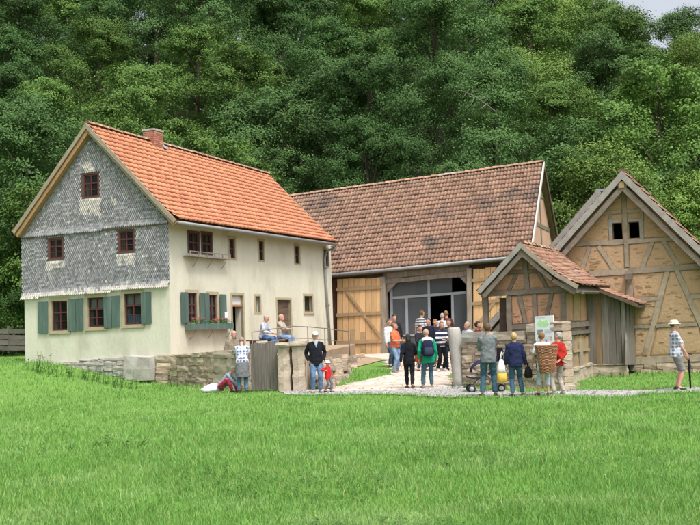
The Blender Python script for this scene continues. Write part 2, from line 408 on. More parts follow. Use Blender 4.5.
def window(W, r, parent, cols=2, rows=3, sw=.09, fw_=.05, rec=.07, mat_s='surround', mat_f='maroon', sill=True, thick=.16, curtain=None, name='window', heads=None):
    """a window filling the opening r: surround > frame, panes, sill; returns the opening for the wall"""
    u0, z0, u1, z1 = r
    m = MB()
    m.rect(W, u0 - sw, z0 - sw * .6, u0, z1 + sw, -.10, .022); m.rect(W, u1, z0 - sw * .6, u1 + sw, z1 + sw, -.10, .022)
    m.rect(W, u0, z1, u1, z1 + sw, -.10, .020); m.rect(W, u0, z0 - sw * .6, u1, z0, -.10, .020)
    w = put(name, m, M[mat_s], parent)
    f = MB()
    d0, d1 = -rec - .05, -rec
    f.rect(W, u0, z0, u0 + fw_, z1, d0, d1); f.rect(W, u1 - fw_, z0, u1, z1, d0, d1)
    f.rect(W, u0 + fw_, z1 - fw_, u1 - fw_, z1, d0, d1); f.rect(W, u0 + fw_, z0, u1 - fw_, z0 + fw_, d0, d1)
    us = [u0 + fw_ + (u1 - u0 - 2 * fw_) * i / cols for i in range(cols + 1)]
    hs_ = heads or [i / rows for i in range(rows + 1)]
    zs = [z0 + fw_ + (z1 - z0 - 2 * fw_) * h for h in hs_]
    for i in range(1, cols): f.rect(W, us[i] - .022, z0 + fw_, us[i] + .022, z1 - fw_, d0 + .005, d1 + .008)
    for i in range(1, len(zs) - 1):
        th = .026 if i == len(zs) - 2 else .013
        f.rect(W, u0 + fw_, zs[i] - th, u1 - fw_, zs[i] + th, d0 + .008, d1 + (.012 if th > .02 else -.004))
    put('frame', f, M[mat_f], w)
    for i in range(cols):
        for j in range(len(zs) - 1):
            put('pane', MB().rect(W, us[i], zs[j], us[i + 1], zs[j + 1], d0 + .020, d0 + .026), M['glass'], w)
    if sill: put('sill', MB().rect(W, u0 - sw * 1.1, z0 - sw * .6 - .045, u1 + sw * 1.1, z0 - sw * .6 - .001, -.08, .05), M[mat_s], w)
    if curtain:
        for (a, b, mt) in curtain:
            k = 14; rings = []
            for i in range(k + 1):
                u = u0 + (u1 - u0) * i / k; dd = d0 - .05 + .012 * (i % 2)
                rings.append([W.at(u, z0 + (z1 - z0) * a, dd), W.at(u, z0 + (z1 - z0) * b, dd), W.at(u, z0 + (z1 - z0) * b, dd - .006), W.at(u, z0 + (z1 - z0) * a, dd - .006)])
            put('curtain', MB().loft(rings), M[mt], w)
    return w
def shutter(W, r, parent, boards=2):
    u0, z0, u1, z1 = r
    root = MB(); 
    for zz in (.16, .84):
        zc = z0 + (z1 - z0) * zz
        root.rect(W, u0 + .015, zc - .035, u1 - .015, zc + .035, .03, .044)
    s = put('shutter', root, M['shutter'], parent)
    for i in range(boards):
        a, b = u0 + (u1 - u0) * i / boards + .004, u0 + (u1 - u0) * (i + 1) / boards - .004
        j = rnd.uniform(-.008, .008)
        put('plank', MB().rect(W, a, z0 + j, b, z1 + j, .044, .072 + rnd.uniform(-.004, .004)), M['shutter'], s)
    return s

def tiles(EL, ER, RR, RL, ncol, nrow, jit=.004, amp=1.0, lift=.03, sag=0.0, flare=0.0):
    """pantiles over a roof face given by its eave and ridge corners; each tile curved, lapped and a little askew"""
    vs, fs = [], []
    EL, ER, RR, RL = map(Vector, (EL, ER, RR, RL))
    nrm = (ER - EL).cross(RL - EL).normalized()
    if nrm.z < 0: nrm = -nrm
    prof = [(0, .018), (.16, .050), (.34, .040), (.60, .0), (.86, .002), (1.02, .020)]
    def P(u, v):
        p = EL.lerp(ER, u).lerp(RL.lerp(RR, u), v)
        p = p - nrm * (sag * math.sin(math.pi * v) * (.6 + .4 * math.sin(u * 7)) )
        return p + nrm * (flare * max(0, 1 - v * 5) ** 2)
    for r in range(nrow):
        v0 = r / nrow; v1 = min((r + 1.18) / nrow, 1.0)
        for c in range(ncol):
            j1, j2 = rnd.uniform(-jit, jit), rnd.uniform(-jit, jit)
            o = len(vs); k = len(prof)
            lf = lift + abs(rnd.gauss(0, jit))
            for (t, h) in prof:
                u = (c + t) / ncol
                h *= amp; a = P(min(u, 1 + .03 / ncol), v0) + nrm * (h + lf) ; b = P(min(u, 1 + .03 / ncol), v1) + nrm * (h + .004)
                sl = (P(u, v1) - P(u, v0)).normalized()
                vs += [a + sl * j1, b, a + sl * j1 - nrm * (.024 + lift * .6)]
            for i in range(k - 1):
                a, b = o + 3 * i, o + 3 * (i + 1)
                fs += [(a, b, b + 1, a + 1), (a + 2, b + 2, b, a)]
    return MB().add(vs, fs)
def ridge_row(a, b, n, r=.12):
    m = MB(); a, b = Vector(a), Vector(b); t = (b - a).normalized(); q = t.cross(Vector((0, 0, 1))).normalized(); uz = q.cross(t)
    for i in range(n):
        p0, p1 = a.lerp(b, i / n), a.lerp(b, (i + 1.12) / n)
        rings = []
        for p, rr in ((p0, r * 1.08), (p1, r * .94)):
            jz = rnd.uniform(-.012, .012)
            rings.append([p + q * (math.cos(w) * rr) + uz * (math.sin(w) * rr * .8 + jz - .03) for w in [math.pi * k / 6 for k in range(7)]])
        k = 7; m.add([v for rg in rings for v in rg], [(j, j + 1, k + j + 1, k + j) for j in range(k - 1)] + [tuple(range(7)), tuple(range(13, 6, -1))])
    return m

# stones: a few rough blocks shared by all
STONE_ME = []
def make_stones():
    for k in range(9):
        b = bmesh.new(); bmesh.ops.create_cube(b, size=1.0)
        bmesh.ops.subdivide_edges(b, edges=b.edges, cuts=1, use_grid_fill=True)
        for v in b.verts:
            d = v.co.copy(); ax = sum(1 for c in d if abs(c) > .4)
            f = {3: .95, 2: .985, 1: 1.0, 0: 1.0}[ax]
            v.co = Vector((d.x * f, d.y * f, d.z * f)) + Vector((rnd.uniform(-.03, .03), rnd.uniform(-.07, .05), rnd.uniform(-.05, .04)))
        me = bpy.data.meshes.new('stone'); b.to_mesh(me); b.free()
        me.materials.append(M['stone']); STONE_ME.append(me)
make_stones()
def block(name, parent, c, ux, uy, uz, size, mat=None, tilt=.03):
    me = rnd.choice(STONE_ME)
    if mat:
        key = ('st', mat, me.name)
        if key not in MAT_CACHE:
            q = me.copy(); q.materials.clear(); q.materials.append(M[mat]); MAT_CACHE[key] = q
        me = MAT_CACHE[key]
    o = bpy.data.objects.new(name, me); COL.objects.link(o); o.parent = parent
    R = Matrix((ux, uy, uz)).transposed().to_4x4()
    R = R @ Matrix.Rotation(rnd.uniform(-tilt, tilt), 4, 'Y') @ Matrix.Diagonal((*size, 1))
    o.matrix_basis = Matrix.Translation(Vector(c) - wloc(parent)) @ R
    return o
def courses(W, parent, u0, u1, zb, zt, depth_, hmin, hmax, wmin, wmax, mat=None, d=0.0, name='stone'):
    """rough stone courses in plane W from zb(u) up to zt(u)"""
    z = min(zb(u0), zb(u1)) - .05
    top = max(zt(u0), zt(u1))
    while z < top - .03:
        h = min(rnd.uniform(hmin, hmax), max(top - z, .06))
        u = u0
        while u < u1 - .04:
            w = rnd.uniform(wmin, wmax)
            if u1 - u - w < wmin * .6: w = u1 - u
            uc = u + w / 2
            if z + h * .5 > zb(uc) - .05 and z < zt(uc) - .04:
                hh = min(h, zt(uc) - z)
                dj = rnd.uniform(-.025, .02)
                block(name, parent, W.at(uc, z + hh / 2, d + dj - depth_ / 2), W.u, -W.n, Vector((0, 0, 1)), (w * .985, depth_, hh * .985), mat)
            u += w
        z += h

# ================================================================== THE SETTING
def ground_poly(pts, z=0.0): return [tuple(ground(x, y, z)[:2]) for x, y in pts]
def inside(px, py, poly):
    px, py = np.asarray(px), np.asarray(py); r = np.zeros(px.shape, bool); n = len(poly)
    for i in range(n):
        x1, y1 = poly[i]; x2, y2 = poly[(i + 1) % n]
        if y1 == y2: continue
        r ^= ((y1 > py) != (y2 > py)) & (px < (x2 - x1) * (py - y1) / (y2 - y1) + x1)
    return r
xs = np.concatenate([np.linspace(-420, -40, 20)[:-1], np.linspace(-40, 40, 121), np.linspace(40, 420, 20)[1:]])
ys = np.concatenate([[-60, -20], np.linspace(0, 60, 111), np.linspace(62, 150, 36), [180, 240, 420]])
gx, gy = np.meshgrid(xs, ys)
gz = terrain(gx, gy)
me = bpy.data.meshes.new('meadow_ground')
nx, ny = len(xs), len(ys)
idx = np.arange(nx * ny).reshape(ny, nx)
me.from_pydata(np.stack([gx, gy, gz], -1).reshape(-1, 3).tolist(), [],
               np.stack([idx[:-1, :-1], idx[:-1, 1:], idx[1:, 1:], idx[1:, :-1]], -1).reshape(-1, 4).tolist())
me.materials.append(M['meadow']); me.polygons.foreach_set('use_smooth', [True] * len(me.polygons))
g_o = bpy.data.objects.new('meadow_ground', me); COL.objects.link(g_o); g_o['kind'] = 'structure'
fm = pm('forest_floor', (.05, .06, .025), (.03, .035, .018), 1, .97, .03, 8)
me.materials.append(fm)
me.polygons.foreach_set('material_index', [1 if p.center.y > 56 else 0 for p in me.polygons])

def sheet(name, poly, mat, lift, step=.35, kind='structure'):
    """a ground covering that follows the terrain"""
    P_ = np.array(poly); x0, y0 = P_.min(0); x1, y1 = P_.max(0)
    bm_ = bmesh.new()
    vs = [bm_.verts.new((x, y, 0)) for x, y in poly]
    bm_.faces.new(vs)
    for ax, a, b in ((0, x0, x1), (1, y0, y1)):
        k = a + step
        while k < b:
            co = (k, 0, 0) if ax == 0 else (0, k, 0); no = (1, 0, 0) if ax == 0 else (0, 1, 0)
            bmesh.ops.bisect_plane(bm_, geom=bm_.verts[:] + bm_.edges[:] + bm_.faces[:], plane_co=co, plane_no=no)
            k += step
    for v in bm_.verts: v.co.z = tz(v.co.x, v.co.y) + lift
    bmesh.ops.recalc_face_normals(bm_, faces=bm_.faces)
    if sum(f.normal.z for f in bm_.faces) < 0: bmesh.ops.reverse_faces(bm_, faces=bm_.faces)
    m_ = bpy.data.meshes.new(name); bm_.to_mesh(m_); bm_.free(); m_.materials.append(mat)
    o = bpy.data.objects.new(name, m_); COL.objects.link(o); o['kind'] = kind
    return o
def wavy(poly, amp=.12, step=.5):
    out = []
    for i in range(len(poly)):
        a, b = Vector(poly[i]), Vector(poly[(i + 1) % len(poly)])
        k = max(1, int((b - a).length / step))
        for j in range(k):
            q = a.lerp(b, j / k); out.append((q.x + rnd.uniform(-amp, amp), q.y + rnd.uniform(-amp, amp)))
    return out
PATH = wavy([(-2.3, 28.2), (-1.6, 25.9), (.8, 25.0), (2.2, 22.75), (6, 22.1), (10, 22.0), (17, 21.9), (17, 23.3), (10, 23.5), (6, 23.7), (4.2, 24.3), (3.4, 25.6), (2.9, 27.4), (1.0, 27.4)], .08)
path_o = sheet('gravel_path', PATH, M['gravel'], .02)
YARD = wavy(ground_poly([(312, 391), (352, 384), (389, 377)]) + ground_poly([(394, 370), (384, 365.5), (352, 362)], .12) + [(-.9, 47.3), (6.2, 45.6), (3.2, 33), (2.75, 27.5), (2.0, 26.6), (.4, 26.6)], .1)
yard_o = sheet('courtyard_ground', YARD, M['dirt'], .012)
DIRT = wavy(ground_poly([(322, 374), (385, 365.5), (352, 361)], .12) + [(-.8, 46.5), (-2.2, 40), (-2.4, 32)], .1)
dirt_o = sheet('dirt_bank', DIRT, M['dirt'], .03)
# paving stones of the yard
def cobbles():
    P_ = np.array(YARD); m = MB(); y = P_[:, 1].min()
    while y < P_[:, 1].max():
        h = rnd.uniform(.16, .34) * (1 + .015 * (y - 26)); x = P_[:, 0].min() - rnd.random() * .3
        while x < P_[:, 0].max():
            w = rnd.uniform(.2, .5) * (1 + .015 * (y - 26))
            c = (x + w / 2, y + h / 2)
            if inside(np.array([c[0]]), np.array([c[1]]), YARD)[0] and not inside(np.array([c[0]]), np.array([c[1]]), DIRT)[0]:
                k = 7; ph = rnd.random() * 6; zz = tz(*c)
                rim = []; top = []
                for i in range(k):
                    a = ph + 2 * math.pi * i / k; s = 1 / max(abs(math.cos(a)), abs(math.sin(a))) ** .7 * rnd.uniform(.9, 1.02)
                    rim.append((c[0] + math.cos(a) * w * .5 * s, c[1] + math.sin(a) * h * .5 * s, zz + .008))
                    top.append((c[0] + math.cos(a) * w * .42 * s, c[1] + math.sin(a) * h * .42 * s, zz + .030 + rnd.uniform(-.004, .006)))
                m.loft([rim, top])
            x += w
        y += h
    o = put('paving_stone', m, M['cobble'], None); o['kind'] = 'stuff'
cobbles()

# ================================================================== SLATE-FRONTED HOUSE
HY = .41
K = depth(169.2, 290, 33.9); K.z = 0
G = Plane(K, HY)                 # gable, u negative to the left
FW = Plane(K, HY, side=True)     # long wall, u positive to the back right
house = thing('slate_fronted_house', 'cream plastered house with slate clad gable and bright orange tiled roof', 'house', (K.x, K.y, .6))
OV = .26
Go = G.off(OV)
R1 = Go.p(86.5, 124); EL1 = Go.p(13, 232.5); ER1 = Go.p(176.5, 221)
def along(P0, px, py, yaw=HY):
    pl = Plane(P0, yaw, side=True); return pl.p(px, py)
R2 = along(R1, 268, 174.5); ER2 = along(ER1, 336.5, 243.5)
hl = ((R2 - R1).length + (ER2 - ER1).length) / 2
EL2 = EL1 + (R2 - R1)
ER1n = ER1.copy()
ZT = .62
# gable wall
gl = G.uz(24.5, 300)[0]; zb = -.05
apex = G.uz(87, 131); lt = G.uz(24.2, 236); rtp = G.uz(168.5, 222.5)
zlt, zrt = lt[1], rtp[1]
gw = [G.rect(52, 301, 67.6, 330.5), G.rect(88, 297.5, 104, 327), G.rect(124.5, 293.5, 141.4, 324.5)]
gu = [G.rect(50, 239, 62.5, 258.5), G.rect(119.5, 231, 134, 251.5), G.rect(84.2, 174.2, 98.5, 197)]
ga = [(gl, zb), (0, zb), (0, zrt + .2), (apex[0], apex[1] - .12), (gl, zlt + .2)]
put('gable_wall', wall(G, ga, [rpoly(r) for r in gw + gu], .35), M['plaster'], house)
for i, r in enumerate(gw):
    c = None
    if i == 1: c = [(.62, .98, 'curtain')]
    if i == 2: c = [(.62, .98, 'curtain'), (.03, .3, 'bluecloth')]
    window(G, r, house, 2, 3, sw=.13, curtain=c, heads=[0, .3, .62, 1], rec=.05)
for r in gu: window(G, r, house, 2, 3, sw=.08, mat_s='brown_frame', heads=[0, .3, .62, 1], rec=-.0, sill=False)
for x0, y0, x1, y1 in ((39, 301.7, 48.9, 333), (69.4, 299.4, 76.6, 331), (77, 298.4, 84.3, 330.3), (104.8, 296.4, 112.4, 328), (112.9, 295.6, 120.9, 327), (142.6, 292, 152.2, 324)):
    shutter(G, G.rect(x0, y0, x1, y1), house)
# slates: every one a lapped plate; pale ones where the old lime wash or bare lath shows
def slates():
    m = MB(); Zb = [(gl - .04, G.uz(24, 298.4)[1]), (.03, G.uz(168.4, 285.8)[1])]
    zl = lambda u, a, b: a[1] + (b[1] - a[1]) * (u - a[0]) / (b[0] - a[0])
    U1 = [(gl - .04, G.uz(24, 237.3)[1]), (.03, G.uz(166, 222.4)[1])]
    bot = min(Zb[0][1], Zb[1][1]); top = apex[1]
    pale = [[(80, 197.5), (102, 197), (101, 214.5), (80, 213)], [(83, 163), (91, 160), (97, 172), (85, 172)], [(117, 254), (137, 253), (136, 266), (124, 262), (118, 268)],
            [(47, 261), (65, 260), (65, 266), (56, 266), (48, 270)], [(112, 197), (118, 199), (116, 204), (111, 202)],
            [(23, 294.3), (70, 289.3), (120, 284.6), (170, 281), (170, 290), (23, 303)], [(82, 172), (84.5, 172), (84, 200), (81, 200)]]
    pale = [[G.uz(*q) for q in p] for p in pale]
    rw, rh = .088, .080
    holes = [(r[0] - .10, r[1] - .06, r[2] + .10, r[3] + .10) for r in gu]
    j = 0; z = bot
    while z < top:
        u = gl - .05 + (j % 2) * rw / 2
        while u < .04:
            a0, a1 = zl(u, *Zb), zl(u, *U1)
            f = (u - gl) / (0 - gl)
            roofz = min(zlt + .12 + (apex[1] - zlt - .1) * (u - gl) / (apex[0] - gl), zrt + .10 + (apex[1] - zrt - .1) * u / apex[0])
            if a0 - .02 < z < roofz and not any(h[0] < u < h[2] and h[1] < z < h[3] for h in holes):
                slip = abs(z - a1) < .05
                e = 0.0
                if z - a0 < .35: e = .10 * (1 - (z - a0) / .35) ** 1.5         # bell-cast over the ground floor
                if 0 < z - a1 < .22: e = .07 * (1 - (z - a1) / .22)
                mi = 0
                pu, pz = np.array([u + rnd.uniform(-.02, .02)]), np.array([z + rnd.uniform(-.02, .02)])
                if any(inside(pu, pz, p)[0] for p in pale): mi = 1 if rnd.random() < .94 else 0
                elif rnd.random() < .018: mi = 1
                w = rw * rnd.uniform(.44, .48); lo = -rh * rnd.uniform(1.0, 1.12); du = rnd.uniform(-.006, .006)
                tl = rnd.uniform(-.004, .006)
                if z - a0 < .075: lo = -rh * .75
                pts = [(-w, rh * .35), (-w, lo * .30), (-w * .22, lo), (w * .22, lo), (w, lo * .30), (w, rh * .35)]
                ds = [.020, .034, .058 + tl, .058 + tl, .034, .020]
                vs = [G.at(u + du + p[0], z + p[1], d + e) for p, d in zip(pts, ds)]
                vs += [G.at(u + du + p[0], z + p[1], d + e - .032) for p, d in list(zip(pts, ds))[1:5]]
                m.add(vs, [(0, 1, 2, 3, 4, 5), (1, 6, 7, 2), (2, 7, 8, 3), (3, 8, 9, 4)], mi)
            u += rw
        z += rh; j += 1
    o = put('slate', m, [M['slate'], M['slate_pale']], house, kind='stuff')
    b = MB()
    b.prism([G.at(gl - .03, Zb[0][1]), G.at(.02, Zb[1][1]), G.at(.02, zrt + .15), G.at(apex[0], apex[1] - .15), G.at(gl - .03, zlt + .15)], G.n, .001, .012)
    return Zb, U1
# slate backing with openings, as lath boards
Zb_l = G.uz(24, 297)[1]; Zb_r = G.uz(168.4, 284.5)[1]
put('lath_board', wall(G, [(gl - .02, Zb_l), (.015, Zb_r), (.015, zrt + .15), (apex[0], apex[1] - .16), (gl - .02, zlt + .15)], [rpoly((r[0] - .082, r[1] - .052, r[2] + .082, r[3] + .082)) for r in gu], .02, .022), M['lath'], house)
Zb, U1 = slates()
m = MB(); m.prism([G.at(gl - .06, U1[0][1] - .055), G.at(.05, U1[1][1] - .055), G.at(.05, U1[1][1] - .02), G.at(gl - .06, U1[0][1] - .02)], G.n, .02, .075)
put('drip_ledge', m, M['dark_wood'], house)
# long wall
far = FW.uz(332.4, 300)[0]
fu = [FW.rect(188.6, 233, 198.4, 252), FW.rect(202, 234, 211.2, 253.3), FW.rect(229, 238.8, 234.6, 258.4), FW.rect(258.8, 241.3, 263.4, 260.4), FW.rect(294.9, 246.3, 299.2, 263.6), FW.rect(323.6, 249.8, 328.2, 266)]
fg = [FW.rect(187.7, 293, 196.7, 322.5), FW.rect(208.4, 294.8, 216.9, 322.8)]
slit = FW.rect(255.2, 296.3, 260, 312.5); sq = FW.rect(304.2, 296, 312.4, 311.6)
dr1 = FW.rect(232.6, 295.4, 243.4, 351); dr2 = FW.rect(277.6, 300, 291, 349)
dr1 = (dr1[0], .93, dr1[2], dr1[3]); dr2 = (dr2[0], .93, dr2[2], dr2[3])
zf1 = FW.uz(333, 245)[1] + .25
put('front_wall', wall(FW, [(.352, zb), (far, zb), (far, zf1), (.352, zrt + .2)], [rpoly(r) for r in fu + fg + [slit, sq, dr1, dr2]], .35), M['plaster'], house)
for r in fu[:2]: window(FW, r, house, 2, 2, sw=.08, mat_s='brown_frame', rec=.03, sill=False, fw_=.045)
for r in fu[2:]: window(FW, r, house, 1, 2, sw=.09, rec=.05, sill=False, fw_=.045)
for r in fg: window(FW, r, house, 2, 3, sw=.12, heads=[0, .3, .62, 1], rec=.05, sill=False, curtain=[(.05, .95, 'curtain'), (0, .28, 'redcurtain')])
window(FW, slit, house, 1, 1, sw=.09, rec=.16, sill=False, mat_f='dark_wood')
window(FW, sq, house, 1, 1, sw=.10, rec=.14, sill=True, mat_f='dark_wood')
for x0, y0, x1, y1 in ((180, 292.3, 187, 323.6), (198.6, 293, 203.2, 323.5), (203.6, 293.3, 208.2, 323.6), (219, 294.3, 225.2, 323.6)):
    sh = shutter(FW, FW.rect(x0, y0, x1, y1), house, 2 if x1 - x0 > 5.5 else 1)
put('notice_sheet', MB().rect(FW, *FW.rect(223, 312.3, 226, 317.8), .076, .080), M['paper'], house)
def doorway(r, leaf_mat, open_=True):
    u0, z0, u1, z1 = r
    m = MB(); w = .10
    m.rect(FW, u0 - w, z0, u0, z1 + w, -.1, .02); m.rect(FW, u1, z0, u1 + w, z1 + w, -.1, .02); m.rect(FW, u0, z1, u1, z1 + w, -.1, .018)
    d = put('doorway', m, M['surround'], house)
    if open_:
        zt = z1 - .38
        put('transom', MB().rect(FW, u0, zt - .05, u1, zt + .03, -.16, -.04), M['soffit'], d)
        put('pane', MB().rect(FW, u0, zt + .03, u1, z1, -.12, -.11), M['curtain'], d)
        put('door_leaf', MB().box(FW.at(u0 + .03, (z0 + zt) / 2, -.62), .05, .8, zt - z0 - .06, FW.u, FW.n), M['dark_wood'], d)
    else:
        k = 7; hh = (z1 - z0) / k
        for i in range(k):
            a, b = z0 + i * hh + .008, z0 + (i + 1) * hh - .008
            put('plank', MB().timber(FW.at(u0, (a + b) / 2), FW.at(u1, (a + b) / 2), Vector((0, 0, 1)), FW.n, (b - a) / 2, -.16, -.10 + rnd.uniform(-.015, .015), 3, .008), M['dark_wood'], d)
doorway(dr1, 'dark_wood'); doorway(dr2, 'dark_wood', False)
# closed back and inside
BW = G.n * -far
m = MB()
for A, B in ((G.at(gl + .152, 0) + FW.u * .355, G.at(gl + .152, 0) + FW.u * far), (G.at(gl + .31, 0) + FW.u * (far - .16), FW.at(far - .16, 0, -.355))):
    n_ = (B - A).cross(Vector((0, 0, 1))).normalized()
    m.prism([Vector((A.x, A.y, zb)), Vector((B.x, B.y, zb)), Vector((B.x, B.y, zlt + .2)), Vector((A.x, A.y, zlt + .2))], n_, -.15, .15)
put('back_wall', m, M['plaster'], house)
bg_a = G.at(apex[0], apex[1] - .3) + FW.u * (far + .05)
put('rear_gable', MB().prism([G.at(gl, zlt) + FW.u * far, FW.at(far, zf1 - .3), Vector((bg_a.x, bg_a.y, R2.z - .3))], FW.u, -.1, .1), M['plaster'], house)
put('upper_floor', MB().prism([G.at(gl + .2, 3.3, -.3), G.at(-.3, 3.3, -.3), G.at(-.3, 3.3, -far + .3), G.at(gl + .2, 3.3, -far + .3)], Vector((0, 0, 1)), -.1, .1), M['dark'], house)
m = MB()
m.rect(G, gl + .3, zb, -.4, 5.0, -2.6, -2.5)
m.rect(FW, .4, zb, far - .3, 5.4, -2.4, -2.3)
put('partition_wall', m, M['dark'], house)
# roof
def deck(name, a, b, c, d, th, mat, parent, lift=0.0):
    n = (Vector(b) - Vector(a)).cross(Vector(d) - Vector(a)).normalized()
    if n.z < 0: n = -n
    return put(name, MB().prism([a, b, c, d], n, lift - th, lift), mat, parent)
dn = Vector((0, 0, -.05))
put('roof_tile', tiles(ER1, ER2, R2, R1, 48, 18, .006, amp=.6, lift=.055, flare=.10, sag=.04), M['new_tile'], house, smooth=True, kind='stuff')
put('roof_tile', tiles(EL2, EL1, R1, R2, 52, 19, .003, lift=.028, flare=.06), M['new_tile'], house, smooth=True, kind='stuff')
deck('roof_deck', ER1 + dn, ER2 + dn, R2 + dn, R1 + dn, .08, M['soffit'], house)
deck('roof_deck', EL1 + dn, EL2 + dn, R2 + dn, R1 + dn, .08, M['soffit'], house)
put('ridge_tile', ridge_row(R1 + Vector((0, 0, .06)), R2 + Vector((0, 0, .06)), 34, .12), M['ridge'], house, smooth=True, kind='stuff')
def verge(a, b, n, w, th, mat, parent, d=.0, name='barge_board', drop=0.0):
    t = (Vector(b) - Vector(a)).normalized(); q = n.cross(t).normalized()
    if q.z < 0: q = -q
    a, b = Vector(a) - q * drop, Vector(b) - q * drop
    return put(name, MB().timber(a - q * (w / 2), b - q * (w / 2), q, n, w / 2, d - th, d, 6, .006), mat, parent)
e_ = Vector((0, 0, .03))
verge(R1 + e_, EL1 + e_, G.n, .14, .05, M['barge'], house, .05)
verge(R1 + e_, ER1 + e_, G.n, .14, .05, M['barge'], house, .048)
verge(R1, EL1, G.n, .13, .20, M['soffit'], house, -.005, 'rafter', .14)
verge(R1, ER1, G.n, .07, .20, M['barge'], house, -.008, 'rafter', .14)
verge(R2 + e_, ER2 + e_, -G.n, .18, .05, M['barge'], house, .05)
# chimney
cpt = R1.lerp(R2, (along(R1, 153, 142) - R1).length / (R2 - R1).length)
ch = MB()
def bricks(c, a, b, z0, z1, ux, uy, lay=.075, ln=.24):
    m = MB(); j = 0; z = z0
    while z < z1 - .02:
        for (o, d1, d2, L1, L2) in ((uy * (-b / 2), ux, uy, a, b), (uy * (b / 2), ux, uy, a, b), (ux * (-a / 2), uy, ux, b, a), (ux * (a / 2), uy, ux, b, a)):
            s = -L1 / 2 + (-(ln / 2) if j % 2 else 0)
            while s < L1 / 2 - .01:
                e0, e1 = max(s, -L1 / 2), min(s + ln, L1 / 2)
                if e1 - e0 > .03:
                    m.box(Vector(c) + o + d1 * ((e0 + e1) / 2) + Vector((0, 0, z + lay / 2 - c[2])), e1 - e0 - .012, .05, lay - .012, d1, d2, Vector((0, 0, 1)))
                s += ln
        z += lay; j += 1
    return m
chz = cpt.z + .02
core = put('chimney', MB().box((cpt.x, cpt.y, chz - .20), .58, .48, 1.2, FW.u, G.u), M['mortar'], house)
put('brick', bricks(cpt, .60, .50, chz - .45, chz + .33, FW.u, G.u), M['brick'], core, kind='stuff')
put('chimney_cap', MB().box((cpt.x, cpt.y, chz + .44), .68, .58, .07, FW.u, G.u), M['grey_stone'], core)
lp = cpt + FW.u * .5 + (ER1 - R1).normalized() * .45
put('flashing', MB().prism([cpt + FW.u * .30 + Vector((0, 0, .12)), cpt + FW.u * .55 + Vector((0, 0, .10)), cpt + FW.u * .55 + (ER1 - R1).normalized() * .5 + Vector((0, 0, .12)), cpt + FW.u * .30 + (ER1 - R1).normalized() * .5 + Vector((0, 0, .14))], Vector((0, 0, 1)), -.01, .02), M['lead'], core)
# gutter and downpipe
gd = Vector((0, 0, -.06)) + FW.n * .07
put('gutter', MB().tube([ER1 + gd, ER1.lerp(ER2, .5) + gd, ER2 + gd], .065, 8), M['metal'], house, smooth=True)
FO = FW.off(.10)
pts = [ER2 + gd + FW.u * -.15, ER2 + gd + FW.u * -.25 + Vector((0, 0, -.16)), FO.p(326.5, 251), FO.p(324.8, 258), FO.p(326.5, 290), FO.p(331, 352)]
put('downpipe', MB().tube(pts, .055, 8), M['metal'], house, smooth=True)
for yy in (268, 305, 338): put('pipe_bracket', MB().box(FO.p(324.8 + (yy - 258) * .065, yy), .16, .16, .035, FW.u, FW.n), M['iron'], house)
# shelves: an empty one above, a planted box below
def shelf(x0, y0, x1, y1, dp, mat, brk, planted):
    r = FW.rect(x0, y0, x1, y1); u0, z0, u1, z1 = r
    m = MB(); m.rect(FW, u0, z0, u1, z0 + .035, .02, dp)
    m.rect(FW, u0, z0 + .036, u1, z1, dp - .03, dp)
    if planted:
        m.rect(FW, u0, z0 + .036, u0 + .03, z1, .02, dp - .031); m.rect(FW, u1 - .03, z0 + .036, u1, z1, .02, dp - .031)
        m.rect(FW, u0 + .031, z0 + .036, u1 - .031, z1 - .04, .02, dp - .031)
    else:
        m = MB(); m.rect(FW, u0, z0, u1, z0 + .035, .02, dp); m.rect(FW, u0, z1 - .03, u1, z1, dp - .03, dp)
        k = 5
        for i in range(k + 1): m.rect(FW, u0 + (u1 - u0 - .04) * i / k, z0 + .036, u0 + (u1 - u0 - .04) * i / k + .04, z1 - .031, dp - .03, dp)
    b = put('flower_box', m, mat, house)
    for t in brk:
        u = u0 + (u1 - u0) * t
        put('bracket', MB().tube([FW.at(u, z0 - .32, .02), FW.at(u, z0 - .30, .08), FW.at(u, z0 - .12, dp * .7), FW.at(u, z0, dp - .04)], .012, 5), M['iron'], b)
    return r
shelf(183, 253.0, 224, 258.4, .30, M['old_wood'], (.2, .55, .9), False)
fr = shelf(184.4, 323.8, 227, 329.6, .30, M['shutter'], (.1, .5, .95), True)
gk = 0
for t, dens in ((.12, 1), (.3, .8), (.55, 1), (.7, .9), (.82, 1), (.93, 1)):
    u = fr[0] + (fr[2] - fr[0]) * t; c = FW.at(u, fr[3], .16)
    root = thing('geranium', ['low green geranium at the left end of the grey flower box', 'red geranium second in the flower box under the green shutters', 'red geranium in the middle of the flower box', 'sparse red geranium right of the middle of the flower box', 'leafy geranium with pink buds near the box end', 'green geranium at the right end of the grey flower box'][gk], 'plant', c, 'geraniums in the flower box'); gk += 1
    lf, pt = MB(), MB()
    for i in range(70):
        p = c + Vector((rnd.gauss(0, .10), rnd.gauss(0, .06), rnd.uniform(-.03, .17)))
        s = rnd.uniform(.025, .045); a, b = Vector((rnd.gauss(0, 1), rnd.gauss(0, 1), rnd.gauss(0, .5))).normalized(), Vector((rnd.gauss(0, 1), rnd.gauss(0, 1), rnd.gauss(0, .5))).normalized()
        lf.add([p - a * s, p + b * s * .7, p + a * s, p - b * s * .7], [(0, 1, 2, 3)])
    for i in range(int(7 * (t > .2 and t < .9)) + 2):
        p = c + Vector((rnd.gauss(0, .11), rnd.gauss(0, .05), rnd.uniform(.10, .24)))
        pt.box(p, .04, .04, .03)
    put('leaves', lf, M['weed'], root, kind='stuff'); put('blossom', pt, M['flower'], root, kind='stuff')

